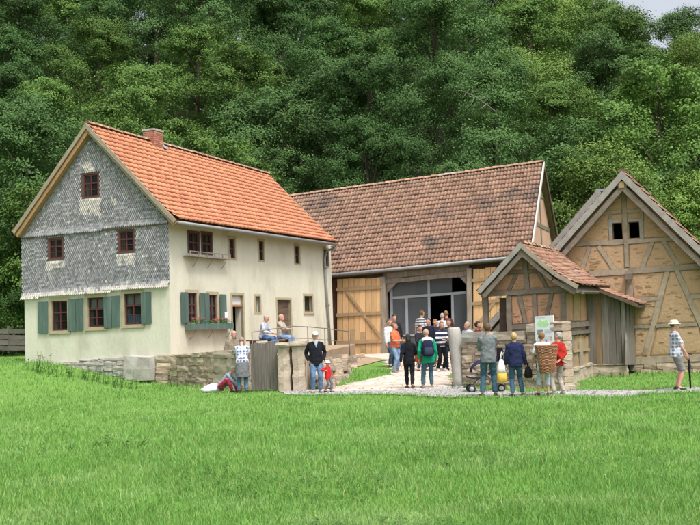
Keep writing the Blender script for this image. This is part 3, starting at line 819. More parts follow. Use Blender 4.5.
# ================================================================== BARN
BY = .35
B0 = depth(440, 320, 46.0); B0.z = 0
B = Plane(B0, BY); BI = Plane(B0, BY, side=True)
barn = thing('barn', 'long barn with weathered red brown tiled roof and glazed doorway', 'barn', (B0.x, B0.y, .4))
Bo = B.off(.5)
e1 = Bo.p(330, 274); e2 = Bo.p(505, 257); dirr = (e2 - e1) / ((e2 - e1).dot(B.u))
hwid = 4.6
Bm = B.off(-hwid)
rR = Bm.p(542.5, 162.5); rL = Bm.p(293, 196.5)
eR = e1 + dirr * ((rR - e1).dot(B.u)); 
rL = rL + (rL - rR).normalized() * 2.2
eL = e1 + dirr * ((rL - e1).dot(B.u))
bR = Bo.off(-2 * hwid - 1.0).p(565, 258); bR = Vector((rR + (rR - eR) * 1).to_tuple()); bR.z = eR.z
bL = rL + (rL - eL); bL.z = eL.z
put('roof_tile', tiles(eL, eR, rR, rL, 92, 20, .020, lift=.055, sag=.10), M['old_tile'], barn, smooth=True, kind='stuff')
put('roof_tile', tiles(bR, bL, rL, rR, 60, 16, .010, lift=.03), M['old_tile'], barn, smooth=True, kind='stuff')
deck('roof_deck', eL + dn, eR + dn, rR + dn, rL + dn, .12, M['dark_wood'], barn, -.08)
deck('roof_deck', bL + dn, bR + dn, rR + dn, rL + dn, .12, M['dark_wood'], barn, -.08)
put('ridge_tile', ridge_row(rL + Vector((0, 0, .05)), rR + Vector((0, 0, .05)), 44, .14), M['ridge'], barn, smooth=True, kind='stuff')
verge(rR + e_ * 2, eR + e_ * 2, B.u, .16, .06, M['white'], barn, .10, 'verge_board')
verge(rR + e_ * 2, bR + e_ * 2, B.u, .22, .06, M['dark_wood'], barn, .09, 'verge_board')
gd = Vector((0, 0, -.07)) - B.n * -.06
put('gutter', MB().tube([eL + gd, eL.lerp(eR, .5) + gd, eR + gd], .08, 8), M['metal'], barn, smooth=True)
# gable on the right
uG = (rR - B.o).dot(B.u) - .25
gp = Plane(B.at(uG, 0), BY, side=True)
zE = eR.z
def gz_(t): return None
g_in = [gp.at(.05, .2), gp.at(2 * hwid - .1, .2), gp.at(2 * hwid - .1, zE + .1), Vector((*(gp.at(hwid, 0).to_tuple()[:2]), rR.z - .22)), gp.at(.05, zE + .25)]
put('gable_wall', MB().prism(g_in, gp.n, -.25, 0), M['pink_plaster'], barn)
for z_ in (zE + .1, zE + 1.75, zE + 3.3):
    w_ = (rR.z - z_) / (rR.z - zE) * hwid - .1
    put('beam', MB().timber(gp.at(hwid - w_, z_), gp.at(hwid + w_, z_), Vector((0, 0, 1)), gp.n, .10, -.1, .03), M['shed_beam'], barn)
put('beam', MB().timber(gp.at(hwid, zE), gp.at(hwid, rR.z - .5), gp.u, gp.n, .10, -.1, .035), M['shed_beam'], barn)
# front
u_l = (eL - B.o).dot(B.u) + .3; u_r = uG
opn = [B.uz(389, 352)[0], .25, B.uz(468, 340)[0], B.uz(428, 279)[1]]
ze_l, ze_r = eL.z - .0, eR.z - .0
put('front_wall', wall(B, [(u_l, .2), (u_r, .2), (u_r, ze_r), (u_l, ze_l)], [rpoly(opn)], .3), M['dark_wood'], barn)
def bb(x1, y1, x2, y2, w, mat='old_wood', d1=.05, name='beam', W=B, par=barn, d0=-.1, wob=.012): return put(name, MB().beam(W, x1, y1, x2, y2, w, d0, d1, 6, wob), M[mat], par)
bb(334.5, 279, 336.5, 357, 4.5, 'red_wood', .06, 'post'); bb(384.8, 277, 385.8, 356, 4.6, 'old_wood', .34, 'post', d0=-.05)
bb(470.5, 268.5, 471.5, 347, 4.6, 'old_wood', .34, 'post', d0=-.05)
bb(336, 279.8, 384, 276.6, 4.0, 'dark_wood', .07); bb(384, 276, 470, 267.5, 6.5, 'old_wood', .12, 'lintel')
bb(386, 281.5, 470, 273.5, 4.5, 'old_wood', .16, 'lintel')
bb(330, 277.5, 505, 260.5, 3.0, 'dark_wood', .2, 'wall_plate')
put('corner_brace', MB().prism([B.p(387.5, 283), B.p(398, 282), B.p(387.5, 293)], B.n, -.05, .10), M['old_wood'], barn)
put('corner_brace', MB().prism([B.p(458.5, 275.5), B.p(469, 274.5), B.p(469, 287)], B.n, -.05, .10), M['old_wood'], barn)
# glazed screen
gs = put('glazed_screen', MB().beam(B, 389, 298.2, 467, 292.2, 2.6, -.22, -.12, 2, .001), M['frame_grey'], barn)
def gf(x1, y1, x2, y2, w): put('frame', MB().beam(B, x1, y1, x2, y2, w, -.21, -.13, 2, .001), M['frame_grey'], gs)
gf(390, 283, 391.5, 356, 2.8); gf(427.8, 280, 429, 354, 2.4); gf(405.6, 298, 406.6, 355, 2.6); gf(451.6, 293.5, 452.6, 352, 2.4); gf(466.4, 275, 467.6, 349, 2.2)
gf(390, 281.5, 467, 274.5, 2.2); gf(391, 336, 428, 334.5, 1.4)
def gpane(x0, y0, x1, y1): put('pane', MB().prism([B.p(x0, y0[0]), B.p(x1, y1[0]), B.p(x1, y1[1]), B.p(x0, y0[1])], B.n, -.175, -.165), M['barn_glass'], gs)
M['barn_glass'] = glass('barn_glass', (.10, .112, .125), .30, .05)  # pale grey reflection is put into the colour of the panes
gpane(390, (282, 298), 428, (279, 295.5)); gpane(429, (279, 295), 451, (277, 293.5)); gpane(391, (299, 354), 405, (298, 354)); gpane(407, (298, 354), 428, (296.5, 353)); gpane(453, (294, 350), 466, (293, 349))
M['door_glass'] = M['barn_glass']
# inner room
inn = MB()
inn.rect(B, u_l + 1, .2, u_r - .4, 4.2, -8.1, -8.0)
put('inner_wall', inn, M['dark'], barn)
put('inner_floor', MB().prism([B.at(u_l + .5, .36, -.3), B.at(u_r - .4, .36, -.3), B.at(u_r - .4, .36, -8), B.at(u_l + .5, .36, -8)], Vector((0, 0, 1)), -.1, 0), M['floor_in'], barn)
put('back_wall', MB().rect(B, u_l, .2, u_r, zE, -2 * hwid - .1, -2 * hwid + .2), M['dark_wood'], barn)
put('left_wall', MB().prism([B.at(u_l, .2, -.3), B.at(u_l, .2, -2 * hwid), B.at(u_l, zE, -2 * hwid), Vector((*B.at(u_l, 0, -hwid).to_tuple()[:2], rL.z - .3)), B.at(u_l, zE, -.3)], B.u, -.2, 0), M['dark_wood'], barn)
# the two big leaves, folded back flat on the wall
def leaf(x0, ya0, ya1, x1, yb0, yb1, nb, bars, brace, clip=None):
    Wl = B.off(.30)
    root = MB()
    first = True; lf = None
    def q(s, t):
        x = x0 + (x1 - x0) * s; a = ya0 + (yb0 - ya0) * s; b = ya1 + (yb1 - ya1) * s
        return x, a + (b - a) * t
    for k, (t, w) in enumerate(bars):
        mbm = MB().beam(Wl, *q(-.01, t + .006), *q(1.0, t - .006), w, .002, .06, 4, .006)
        if lf is None: lf = put('door_leaf', mbm, M['bar_wood'], barn)
        else: put('cross_bar', mbm, M['bar_wood'], lf)
    put('brace', MB().beam(Wl, *q(*brace[0]), *q(*brace[1]), 3.2, .002, .055, 4, .006), M['bar_wood'], lf)
    for i in range(nb):
        a, b = i / nb + .004, (i + 1) / nb - .004; j = rnd.uniform(-.006, .006)
        put('plank', MB().prism([Wl.p(*q(a, 1 + j)), Wl.p(*q(b, 1 + j)), Wl.p(*q(b, 0 + j)), Wl.p(*q(a, 0 + j))], Wl.n, -.045, -.002 + rnd.uniform(-.006, .002)), M['new_wood'], lf)
    for (s, t0, t1) in ((.30, .66, .97), (.52, .70, .96)):
        put('patch_board', MB().prism([Wl.p(*q(s, t1)), Wl.p(*q(s + .10, t1)), Wl.p(*q(s + .10, t0)), Wl.p(*q(s, t0))], Wl.n, .003, .016), M['bar_wood'], lf)
leaf(337, 279.2, 355.5, 382.5, 277.6, 354.4, 8, ((.13, 3.2), (.465, 3.2), (.83, 3.6)), ((.22, .17), (1.0, .80)))
leaf(473.2, 269.5, 345, 519, 264.5, 340, 8, ((.14, 3.2), (.45, 3.2), (.80, 3.4)), ((.85, .17), (.04, .78)))

# ================================================================== RIGHT-HAND HALF-TIMBERED HOUSE
QY = .40
Q0 = ground(660, 371, .05); Q0.z = 0
Q = Plane(Q0, QY)
fach = thing('half_timbered_house', 'large half timbered gable house with ochre clay panels at the right', 'house', (Q0.x, Q0.y, 0))
uA, zA = Q.uz(622.5, 178)
uR2, zR2 = Q.uz(700, 250.5); uL2, zL2 = Q.uz(556, 252)
slR = (zA - zR2) / (uR2 - uA); slL = (zA - zL2) / (uA - uL2)
hw2 = 4.3
zr_, zl_ = zA - slR * hw2, zA - slL * hw2
wl_, wr_ = Q.rect(612.3, 222.8, 622.2, 239.2), Q.rect(628.6, 221.8, 639.5, 238)
put('clay_wall', wall(Q, [(uA - hw2, -.2), (uA + hw2, -.2), (uA + hw2, zr_), (uA, zA), (uA - hw2, zl_)], [rpoly(wl_), rpoly(wr_)], .3, -.03), M['clay'], fach)
def qb(x1, y1, x2, y2, w, d1=.025, name='beam', mat='beam'): return put(name, MB().beam(Q, x1, y1, x2, y2, w, -.12, d1 + rnd.uniform(0, .006), 7, .010), M[mat], fach)
qb(623.4, 181, 627.2, 267, 4.3, .035, 'post'); qb(628, 271, 628.6, 298, 4.6, .03, 'post')
qb(600, 213.4, 621.5, 211.6, 3.4); qb(626, 211.4, 655, 209.6, 3.4)
qb(571.5, 244.6, 624, 241.8, 4.4); qb(628, 241.6, 686, 238, 4.2)
qb(589, 274.0, 628, 271.4, 5.6, .03); qb(628, 271.2, 726, 264.5, 5.6, .03)
for a in ((589.5, 246.5, 581.5, 272, 4.4), (598.5, 246, 614.5, 270, 4.6), (652.5, 242, 642, 268, 4.4), (663.5, 241, 678, 265, 4.6), (667.3, 270, 645.0, 355, 5.2), (676.6, 270, 705, 334, 5.4), (610.5, 214.5, 611.0, 241, 3.0), (641.5, 211.5, 642.3, 239, 3.0), (563, 247, 556, 262, 4.2), (690, 240, 699, 264, 4.4)):
    qb(*a, .02, 'brace')
qb(634, 299.6, 661, 298.2, 4.2); qb(688, 296.8, 726, 294.6, 4.2); qb(632, 327, 650, 326.2, 3.6); qb(656, 325.9, 697, 324.2, 3.6); qb(704, 324, 730, 322.6, 3.6)
qb(560, 301.8, 628, 299.8, 4.2); qb(550, 362.5, 640, 360.6, 6.6, .035, 'sill_beam'); qb(640, 360.6, 730, 356.4, 6.6, .035, 'sill_beam'); qb(630.5, 274, 632.5, 358, 4.4, .03, 'post'); qb(716, 267, 722, 356, 5, .03, 'post')
m = MB()
for (r0, r1) in (((607.6, 216.4), (643.6, 214)), ((607.8, 242), (643.4, 240))): pass
put('window_frame', MB().rect(Q, wl_[0] - .10, wl_[1] - .02, wl_[0], wl_[3] + .10, -.14, .03).rect(Q, wl_[0] - .10, wl_[3] , wl_[2], wl_[3] + .09, -.14, .026).rect(Q, wr_[2], wr_[1] - .02, wr_[2] + .10, wr_[3] + .10, -.14, .03).rect(Q, wr_[0], wr_[3], wr_[2], wr_[3] + .09, -.14, .026), M['grey_barge'], fach)
# clay panels between the timbers, each a slightly bulging plate
def panel(W, pts, mat, par, d=-.004, bul=.018, name='clay_panel', sticks=0):
    P2 = [W.uz(*p) for p in pts]; cx = sum(p[0] for p in P2) / len(P2); cz = sum(p[1] for p in P2) / len(P2)
    rim = []
    for i in range(len(P2)):
        a, b = P2[i], P2[(i + 1) % len(P2)]
        for j in range(4): t = j / 4; rim.append((a[0] + (b[0] - a[0]) * t, a[1] + (b[1] - a[1]) * t))
    rings = [[W.at(u, z, d - .06) for u, z in rim], [W.at(u, z, d - .012) for u, z in rim]]
    for s, e in ((.93, .5), (.72, .85), (.35, 1.0)):
        rings.append([W.at(cx + (u - cx) * s + rnd.uniform(-.01, .01), cz + (z - cz) * s + rnd.uniform(-.01, .01), d - .012 + bul * e + rnd.uniform(-.006, .006)) for u, z in rim])
    ar = sum(rim[j][0] * rim[(j + 1) % len(rim)][1] - rim[(j + 1) % len(rim)][0] * rim[j][1] for j in range(len(rim)))
    if ar < 0: rings = [list(reversed(r)) for r in rings]
    o = put(name, MB().loft(rings), mat, par, smooth=True)
    if sticks:
        m = MB(); us = [p[0] for p in P2]; zs = [p[1] for p in P2]; n = 0
        arr = np.array(P2)
        c2 = [(cx + (u - cx) * .82, cz + (z - cz) * .8) for u, z in P2]
        for _ in range(sticks * 12):
            if n >= sticks * .9: break
            u, z = rnd.uniform(min(us), max(us)), rnd.uniform(min(zs), max(zs)); l = rnd.uniform(.05, .19)
            if inside(np.array([u, u + l]), np.array([z, z]), c2).all():
                m.timber(W.at(u, z), W.at(u + l, z + rnd.uniform(-.025, .025)), Vector((0, 0, 1)), W.n, rnd.uniform(.007, .014), d - .01, d + bul + .004, 2, .004); n += 1
        put('wattle_stick', m, M['straw'], o, kind='stuff')
    return o
for pts, st in (([(602, 212), (621.8, 184), (621.9, 211)], 6), ([(625.6, 211), (625.4, 184), (652, 209)], 5),
    ([(573, 243.5), (600, 214.5), (609.5, 214), (609.8, 242)], 8), ([(643, 238), (642.8, 212), (656, 211), (685, 236)], 12),
    ([(567, 247), (588, 246), (580, 271.5), (560, 272)], 3), ([(591.5, 246.5), (596.5, 246.3), (612.8, 271), (583.5, 272.5)], 14),
    ([(600.5, 246), (624.5, 244.5), (625.2, 270), (616.5, 270.8)], 2), ([(629, 244.3), (651, 243), (640.2, 268), (629.3, 269.4)], 2),
    ([(654.6, 243), (661.8, 242.5), (676, 265.2), (644, 268.2)], 6), ([(666, 242), (688, 240.5), (697, 263), (680, 265)], 3),
    ([(588, 277.5), (626.4, 274.6), (626.4, 298), (588, 299.5)], 10), ([(630.6, 274), (664.3, 271.8), (659, 296.4), (633.5, 297.6)], 14),
    ([(634.5, 301.8), (658, 300.3), (653, 324.2), (634.8, 325.2)], 14), ([(634.8, 329), (651.8, 328), (645, 354), (635, 356.5)], 4),
    ([(669.8, 271.6), (674.6, 271.2), (700, 323), (657, 324), (668, 280)], 14), ([(657, 327.7), (699, 326), (704, 353), (650, 355.5)], 6),
    ([(679.5, 270.8), (720, 267.8), (721, 292.6), (689.5, 294.6)], 13), ([(691, 298.8), (721, 297), (721, 321), (702, 322.2)], 13), ([(705, 335), (706, 326), (722, 325.5), (722, 353), (712, 354)], 5)):
    panel(Q, pts, M['clay'], fach, sticks=st)
# plinth of rough stones
courses(Q, fach, Q.uz(560, 368)[0], uA + hw2, lambda u: -.05, lambda u: .30, .3, .14, .22, .3, .7, None, .05)
put('plinth_core', MB().rect(Q, uA - hw2, -.2, uA + hw2, .26, -.30, -.035), M['mortar'], fach)
# jutting beam stub under the main rail
put('beam_end', MB().box(Q.p(629.5, 276.8) + Q.n * .12, .20, .30, .17, Q.u, Q.n), M['shed_beam'], fach)
put('lamp_stub', MB().tube([Q.p(629.5, 279) + Q.n * .16, Q.p(629.5, 283) + Q.n * .16], [.10, .06], 8), M['iron'], fach)
put('purlin_end', MB().box(Q.p(623.3, 186.5) + Q.n * .22, .17, .5, .2, Q.u, Q.n), M['bar_wood'], fach)
# roof
Qo = Q.off(.45); bk = -Q.n * 9.5
aF = Qo.p(621.8, 172.0); rF = Qo.p(700, 247.5); lF = Qo.p(553, 250.5)
rF = aF + (rF - aF) * ((hw2 + .5) / (rF - aF).dot(Q.u)); lF = aF + (lF - aF) * ((hw2 + .5) / -(lF - aF).dot(Q.u))
put('roof_tile', tiles(rF, rF + bk, aF + bk, aF, 46, 20, .010, lift=.05), M['shed_tile'], fach, smooth=True, kind='stuff')
put('roof_tile', tiles(lF + bk, lF, aF, aF + bk, 46, 20, .010, lift=.03), M['shed_tile'], fach, smooth=True, kind='stuff')
deck('roof_deck', rF + dn, rF + bk + dn, aF + bk + dn, aF + dn, .1, M['grey_barge'], fach); deck('roof_deck', lF + dn, lF + bk + dn, aF + bk + dn, aF + dn, .1, M['grey_barge'], fach)
put('ridge_tile', ridge_row(aF + Vector((0, 0, .03)), aF + bk + Vector((0, 0, .03)), 28, .12), M['ridge'], fach, smooth=True, kind='stuff')
verge(aF + e_, rF + e_, Q.n, 0.18, .06, M['grey_barge'], fach, .05); verge(aF + e_, lF + e_, Q.n, 0.18, .06, M['grey_barge'], fach, .055)
verge(aF, lF, Q.n, .16, .25, M['shed_beam'], fach, -.01, 'rafter', .24); verge(aF, rF, Q.n, .16, .25, M['shed_beam'], fach, -.01, 'rafter', .24)
# walls round the back
put('side_wall', MB().prism([Q.at(uA - hw2, -.2, -.34), Q.at(uA - hw2, -.2, -9), Q.at(uA - hw2, zl_ - .1, -9), Q.at(uA - hw2, zl_ - .1, -.34)], Q.u, 0, .25), M['clay'], fach)
put('side_wall', MB().prism([Q.at(uA + hw2, -.2, -.34), Q.at(uA + hw2, -.2, -9), Q.at(uA + hw2, zr_ - .1, -9), Q.at(uA + hw2, zr_ - .1, -.34)], Q.u, -.25, 0), M['clay'], fach)
put('rear_gable', MB().prism([Q.at(uA - hw2, -.2), Q.at(uA + hw2, -.2), Q.at(uA + hw2, zr_), Q.at(uA, zA), Q.at(uA - hw2, zl_)], Q.n, -9.25, -9.0), M['clay'], fach)
put('loft_floor', MB().prism([Q.at(uA - 3, 3.7, -.4), Q.at(uA + 3, 3.7, -.4), Q.at(uA + 3, 3.7, -8), Q.at(uA - 3, 3.7, -8)], Vector((0, 0, 1)), -.1, 0), M['dark'], fach)
put('loft_partition', MB().rect(Q, uA - 2.0, 3.75, uA + 2.0, zA - 2.7, -1.6, -1.5), M['dark'], fach)
# lower roof standing behind to the left
Qr = Q.off(-1.6)
rear = thing('rear_outbuilding', 'grey verge roof of an outbuilding rising behind the half timbered house', 'outbuilding', Qr.at(uA - 1.5, 0, -2))
a2 = Qr.p(597.5, 190.5); l2 = Qr.p(550, 247); l2 = a2 + (l2 - a2) * 1.35; bk2 = -Q.n * 3.2
deck('roof_deck', l2, l2 + bk2, a2 + bk2, a2, .14, M['grey_barge'], rear)
put('roof_tile', tiles(l2 + bk2, l2, a2, a2 + bk2, 16, 20, .01), M['old_tile'], rear, smooth=True, kind='stuff')
verge(a2 + e_, l2 + e_, Q.n, .25, .07, M['grey_barge'], rear, .07)
put('ridge_cap', MB().box(a2 + Q.u * .12 + bk2 * .5 + Vector((0, 0, .0)), .35, 3.2, .09, Q.u, Q.n), M['lead'], rear)
lw = (l2.x, l2.y)
put('wall', MB().prism([l2 + Q.u * .5 + Vector((0, 0, -l2.z)), a2 + Vector((0, 0, -a2.z)), a2 + Vector((0, 0, -.25)), l2 + Q.u * .5 + Vector((0, 0, .3))], Q.n, -3.0, -.3), M['clay'], rear)

# ================================================================== SMALL CLAY SHED BEHIND THE STONE WALL
S0 = depth(520, 320, 27.2); S0.z = 0
S = Plane(S0, .40)
shed = thing('bakehouse', 'small half timbered bakehouse with orange clay panels and tiled gable roof', 'shed', (S0.x, S0.y, 0))
UC = S.uz(565, 300)[0]
SS = Plane(S.at(UC, 0), .40, side=True)
uD0 = S.uz(508, 320)[0]; uL = S.uz(483, 320)[0]
So = S.off(.38)
aS = So.p(520.3, 243.5); lS = So.p(477.5, 291.5); rS = So.p(579, 286.5)
aB = along(aS, 563, 252.8, .40); dep = (aB - aS).length
kS = S.n * -dep
rB = rS + (aB - aS); lB = lS + (aB - aS)
zpl = S.uz(520, 292.5)[1]
zax = aS.z - .17
front = [(uD0, .3), (UC, .3), (UC, zpl), (S.uz(568, 288)[0], zpl), (S.uz(520.5, 250)[0], zax), (S.uz(484, 292)[0], zpl), (uD0, zpl)]
put('front_wall', wall(S, front, [], .2, -.03), M['mortar'], shed)
def sb(x1, y1, x2, y2, w, d1=.02, name='beam', d0=-.12, W=S): return put(name, MB().beam(W, x1, y1, x2, y2, w, d0, d1 + rnd.uniform(0, .006), 6, .010), M['shed_beam'], shed)
sb(481, 294.6, 577, 288.6, 5.0, .05); sb(503.5, 272.5, 549, 270.6, 3.2)
sb(524.4, 252, 527.6, 290, 4.2, .03, 'post')
for a in ((516.5, 274.5, 508.5, 291, 3.6), (538.5, 273, 547.5, 288.5, 3.6), (519.2, 295, 525.6, 323, 3.8), (552.3, 292, 546.8, 315, 3.8)): sb(*a, .012, 'brace')
for a in ((534.6, 294, 535.6, 325, 3.8), (563.2, 291, 563.8, 332, 4.6), (508.6, 296, 509.8, 333, 5.0)): sb(*a, .025, 'post')
sb(508, 327.5, 562, 323.8, 5.0, .02, 'sill_beam')
pp = sb(485.2, 296, 486.6, 345, 5.2, .06, 'porch_post', -.08)
put('door_leaf', MB().prism([S.p(497, 335), S.p(507, 335), S.p(506.5, 297.5), S.p(497, 297.8)], S.n, -.32, -.28), M['dark_wood'], shed)
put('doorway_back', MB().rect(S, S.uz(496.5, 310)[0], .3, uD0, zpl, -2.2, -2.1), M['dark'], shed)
put('inner_side', MB().prism([S.at(uD0 + .02, .3, -.21), S.at(uD0 + .02, .3, -dep + .4), S.at(uD0 + .02, zpl, -dep + .4), S.at(uD0 + .02, zpl, -.21)], S.u, 0, .12), M['shed_clay'], shed)
for pts, st in (([(522.5, 254), (509.5, 270.5), (522.8, 270.5)], 3), ([(528.3, 258), (529, 270), (543, 269.5)], 3), ([(503, 275), (514.5, 274), (507, 290.5), (489, 292)], 4),
    ([(518.5, 274), (524, 273.6), (525.2, 289.5), (510.8, 290.8)], 7), ([(528.8, 273.2), (536.5, 272.8), (545, 288), (530, 289.3)], 6), ([(541, 272.8), (548, 272.5), (562, 286.5), (549.5, 287.6)], 4),
    ([(511.5, 296), (517.3, 295.6), (523, 323.6), (512, 324.5)], 4), ([(521.5, 295.4), (532.8, 294.6), (533.2, 323), (527.5, 323.5)], 10), ([(537, 294.3), (550, 293.4), (544.5, 322), (537.6, 322.5)], 9), ([(554, 293.2), (561, 292.7), (561.5, 321), (548, 322), (549, 315)], 7)):
    panel(S, pts, M['shed_clay'], shed, sticks=st, bul=.014)
# side wall: clay strip, boards, half door, stone blocks
wS0, wS1 = 0.0, dep - .35
put('side_wall', MB().prism([SS.at(.05, .2), SS.at(wS1, .2), SS.at(wS1, rS.z + .1), SS.at(.05, rS.z + .1)], SS.n, -.22, -.05), M['mortar'], shed)
for i, (a, b) in enumerate(((566, 573.0), (573.6, 580), (580.6, 586.5))):
    put('board', MB().prism([SS.p(a, 321), SS.p(b, 320), SS.p(b, 291.5), SS.p(a, 291.5)], SS.n, -.045, -.01 + .006 * i), [M['shed_clay'], M['bar_wood'], M['shed_clay']][i], shed)
sb(565, 292, 588, 291, 4.0, .03, W=SS); sb(565.5, 325.5, 588, 323.5, 5.5, .06, W=SS, name='lintel'); sb(567, 333.5, 588, 331.5, 3.4, .08, W=SS)
dl = put('half_door', MB().beam(SS, 572, 351, 588, 349.5, 3, .03, .06, 3, .006), M['bar_wood'], shed)
for a, b in ((570.5, 574), (574.4, 577.6), (578, 581), (581.4, 584.4), (584.8, 587.5)):
    put('plank', MB().prism([SS.p(a, 371), SS.p(b, 370), SS.p(b, 336 - rnd.random() * 2), SS.p(a, 336)], SS.n, -.03, .02 + rnd.uniform(-.01, .008)), M[rnd.choice(['bar_wood', 'old_wood', 'bar_wood'])], dl)
put('door_stile', MB().beam(SS, 579, 343, 580, 372, 3, .03, .065, 3, .006), M['old_wood'], dl)
uu0 = SS.uz(571, 375)[0]; uu1 = SS.uz(592, 372)[0]
courses(SS, shed, uu0, min(uu1, wS1), lambda u: 0, lambda u: .42, .35, .36, .42, .7, 1.2, 'slab', .10)
# roof
flr = lambda p: p
put('roof_tile', tiles(rS, rB, aB, aS, 20, 11, .012, lift=.03, sag=.13, flare=.05), M['shed_tile'], shed, smooth=True, kind='stuff')
put('roof_tile', tiles(lB, lS, aS, aB, 20, 11, .012, lift=.03), M['shed_tile'], shed, smooth=True, kind='stuff')
deck('roof_deck', rS + dn * 2.6, rB + dn * 2.6, aB + dn * 2.6, aS + dn * 2.6, .07, M['shed_beam'], shed); deck('roof_deck', lB + dn, lS + dn, aS + dn, aB + dn, .07, M['shed_beam'], shed)
put('ridge_tile', ridge_row(aS + Vector((0, 0, .04)), aB + Vector((0, 0, .04)), 12, .11), M['ridge'], shed, smooth=True, kind='stuff')
verge(aS + e_, lS + e_, S.n, .13, .05, M['grey_barge'], shed, .05); verge(aS, lS, S.n, .12, .12, M['shed_beam'], shed, -.005, 'rafter', .15)
mid = aS.lerp(rS, .62) - Vector((0, 0, .10))
for A_, B_ in ((aS, mid), (mid, rS)): verge(A_ + e_, B_ + e_, S.n, .11, .05, M['barge'], shed, .05); verge(A_, B_, S.n, .11, .12, M['shed_beam'], shed, -.005, 'rafter', .14)
put('rafter_end', MB().box(rS + Vector((-.05, 0, -.14)) + kS * .1, .1, .3, .1), M['shed_beam'], shed)
put('rear_wall', MB().rect(S, uD0, .2, UC - .1, zpl, -dep + .2, -dep + .4), M['shed_clay'], shed)

# ================================================================== PLANK LEAN-TO
P0 = ground(604, 374, .07); P0.z = 0
PL = Plane(P0, .40)
lean = thing('plank_lean_to', 'dark weathered plank lean-to with a low tiled roof between bakehouse and gable house', 'lean-to', (P0.x, P0.y, 0))
xb = [586, 594.5, 601, 608, 615, 620.5, 625]
cols_ = ['grey_plank', 'brown_plank', 'grey_plank', 'grey_plank', 'grey_plank', 'grey_plank']
M['grey_plank'] = pm('grey_plank', (.215, .195, .175), (.12, .105, .09), 5, .9, .006, 25, stretch=(3, 3, .22), objr=.18, stain=(.27, .25, .23), sscale=2, samt=.4, fine=.15)
M['brown_plank'] = pm('brown_plank', (.27, .18, .11), (.16, .11, .07), 5, .9, .006, 25, stretch=(3, 3, .22), objr=.12, fine=.15)
for i in range(6):
    a, b = xb[i] + .25, xb[i + 1] - .1; sk = rnd.uniform(-.8, .8)
    zt0 = 287.5 + (a - 586) * .36; zt1 = 287.5 + (b - 586) * .36
    A_, B_, C_2, D_ = PL.p(a + 2.0, 365.5), PL.p(b + 2.0, 365.2), PL.p(b + sk, zt1), PL.p(a + sk, zt0)
    d_ = rnd.uniform(0, .035)
    rings = []
    for t in range(6):
        l, r = A_.lerp(D_, t / 5), B_.lerp(C_2, t / 5); wv = PL.n * rnd.uniform(-.008, .008)
        rings.append([l + wv + PL.n * (d_ - .035), l + wv + PL.n * d_, r + wv + PL.n * (d_ + rnd.uniform(-.01, .01)), r + wv + PL.n * (d_ - .035)])
    put('plank', MB().loft(rings), M[cols_[i]], lean, recalc=True)
uE = PL.uz(626.5, 330)[0]
PS = Plane(PL.at(uE, 0), .40, side=True)
xs_ = [626.6, 629, 631.2, 633.4, 635.6]
for i in range(4):
    a, b = xs_[i] + .15, xs_[i + 1]; zt0 = 303 + (a - 626) * .0
    put('plank', MB().prism([PS.p(a, 365), PS.p(b, 364), PS.p(b - .5, 303.5), PS.p(a - .3, 302.5)], PS.n, -.04, rnd.uniform(0, .04)), M['grey_plank'], lean)
put('corner_post', MB().beam(PS, 634.6, 302, 635.6, 373, 2.2, -.15, .03, 4, .01), M['shed_beam'], lean)
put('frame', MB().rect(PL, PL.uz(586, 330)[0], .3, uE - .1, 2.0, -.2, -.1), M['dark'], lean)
uB0 = PL.uz(588, 370)[0]; 
courses(PL, lean, uB0, PL.uz(627.5, 370)[0], lambda u: 0, lambda u: .38, .3, .36, .40, .8, 1.4, 'slab', .02)
eA, eB = PL.off(.3).p(588, 284.5), PL.off(.3).p(638.5, 304.0); bk3 = -PL.n * 2.2
put('roof_tile', tiles(eB, eB + bk3, eA + bk3, eA, 12, 9, .010, lift=.03, sag=.05), M['shed_tile'], lean, smooth=True, kind='stuff')
deck('roof_deck', eB + dn, eB + bk3 + dn, eA + bk3 + dn, eA + dn, .05, M['shed_beam'], lean)
verge(eA + e_ * .2, eB + e_ * .2, PL.n, .10, .05, M['dark_wood'], lean, .03)

# ================================================================== STONE WALL WITH GATE POST
wl0 = ground(463, 386.5, 0); wl1 = ground(567, 389, 0)
wyaw = math.atan2(-(wl1.y - wl0.y), wl1.x - wl0.x)
WW = Plane(wl0, wyaw); WL = (wl1 - wl0).length
sw_ = thing('stone_wall', 'low dry stone wall of sandstone blocks in front of the bakehouse', 'wall', (wl0.x, wl0.y, 0))
topz = lambda u: 1.24 + .30 * max(0, min(1, (u - 1.9) / .4)) + .03 * math.sin(u * 5)
u_p0 = WW.uz(553, 355)[0]
courses(WW, sw_, 0, u_p0, lambda u: 0, topz, .36, .10, .23, .18, .55)
for a, b, t0, t1, mt in ((463, 487.5, 332.0, 342, 'grey_stone'), (489, 493.5, 334.5, 341, 'grey_stone'), (494, 526, 331.5, 340.5, 'slab'), (527, 551, 323.5, 332, 'slab')):
    r = WW.rect(a, t0, b, t1)
    block('coping_stone', sw_, WW.at((r[0] + r[2]) / 2, (r[1] + r[3]) / 2, -.18), WW.u, -WW.n, Vector((0, 0, 1)), (r[2] - r[0], .46, r[3] - r[1]), mt, .015)
courses(WW, sw_, u_p0, WL, lambda u: 0, lambda u: WW.uz(560, 321)[1], .40, .15, .32, .26, .40, None, .06, 'quoin_stone')
put('wall_core', MB().rect(WW, .05, -.1, u_p0, 1.12, -.36, -.06).rect(WW, u_p0 + .03, -.1, WL - .04, 1.6, -.34, -.02), M['mortar'], sw_)
gp_o = ground(459, 386.5, 0); GP = Plane(gp_o + Vector((0, 0, 0)), .3)
post = thing('gate_post', 'tall grey stone gate post at the end of the stone wall', 'post', (gp_o.x, gp_o.y, 0))
h_ = GP.uz(455, 327.5)[1]
rings = []
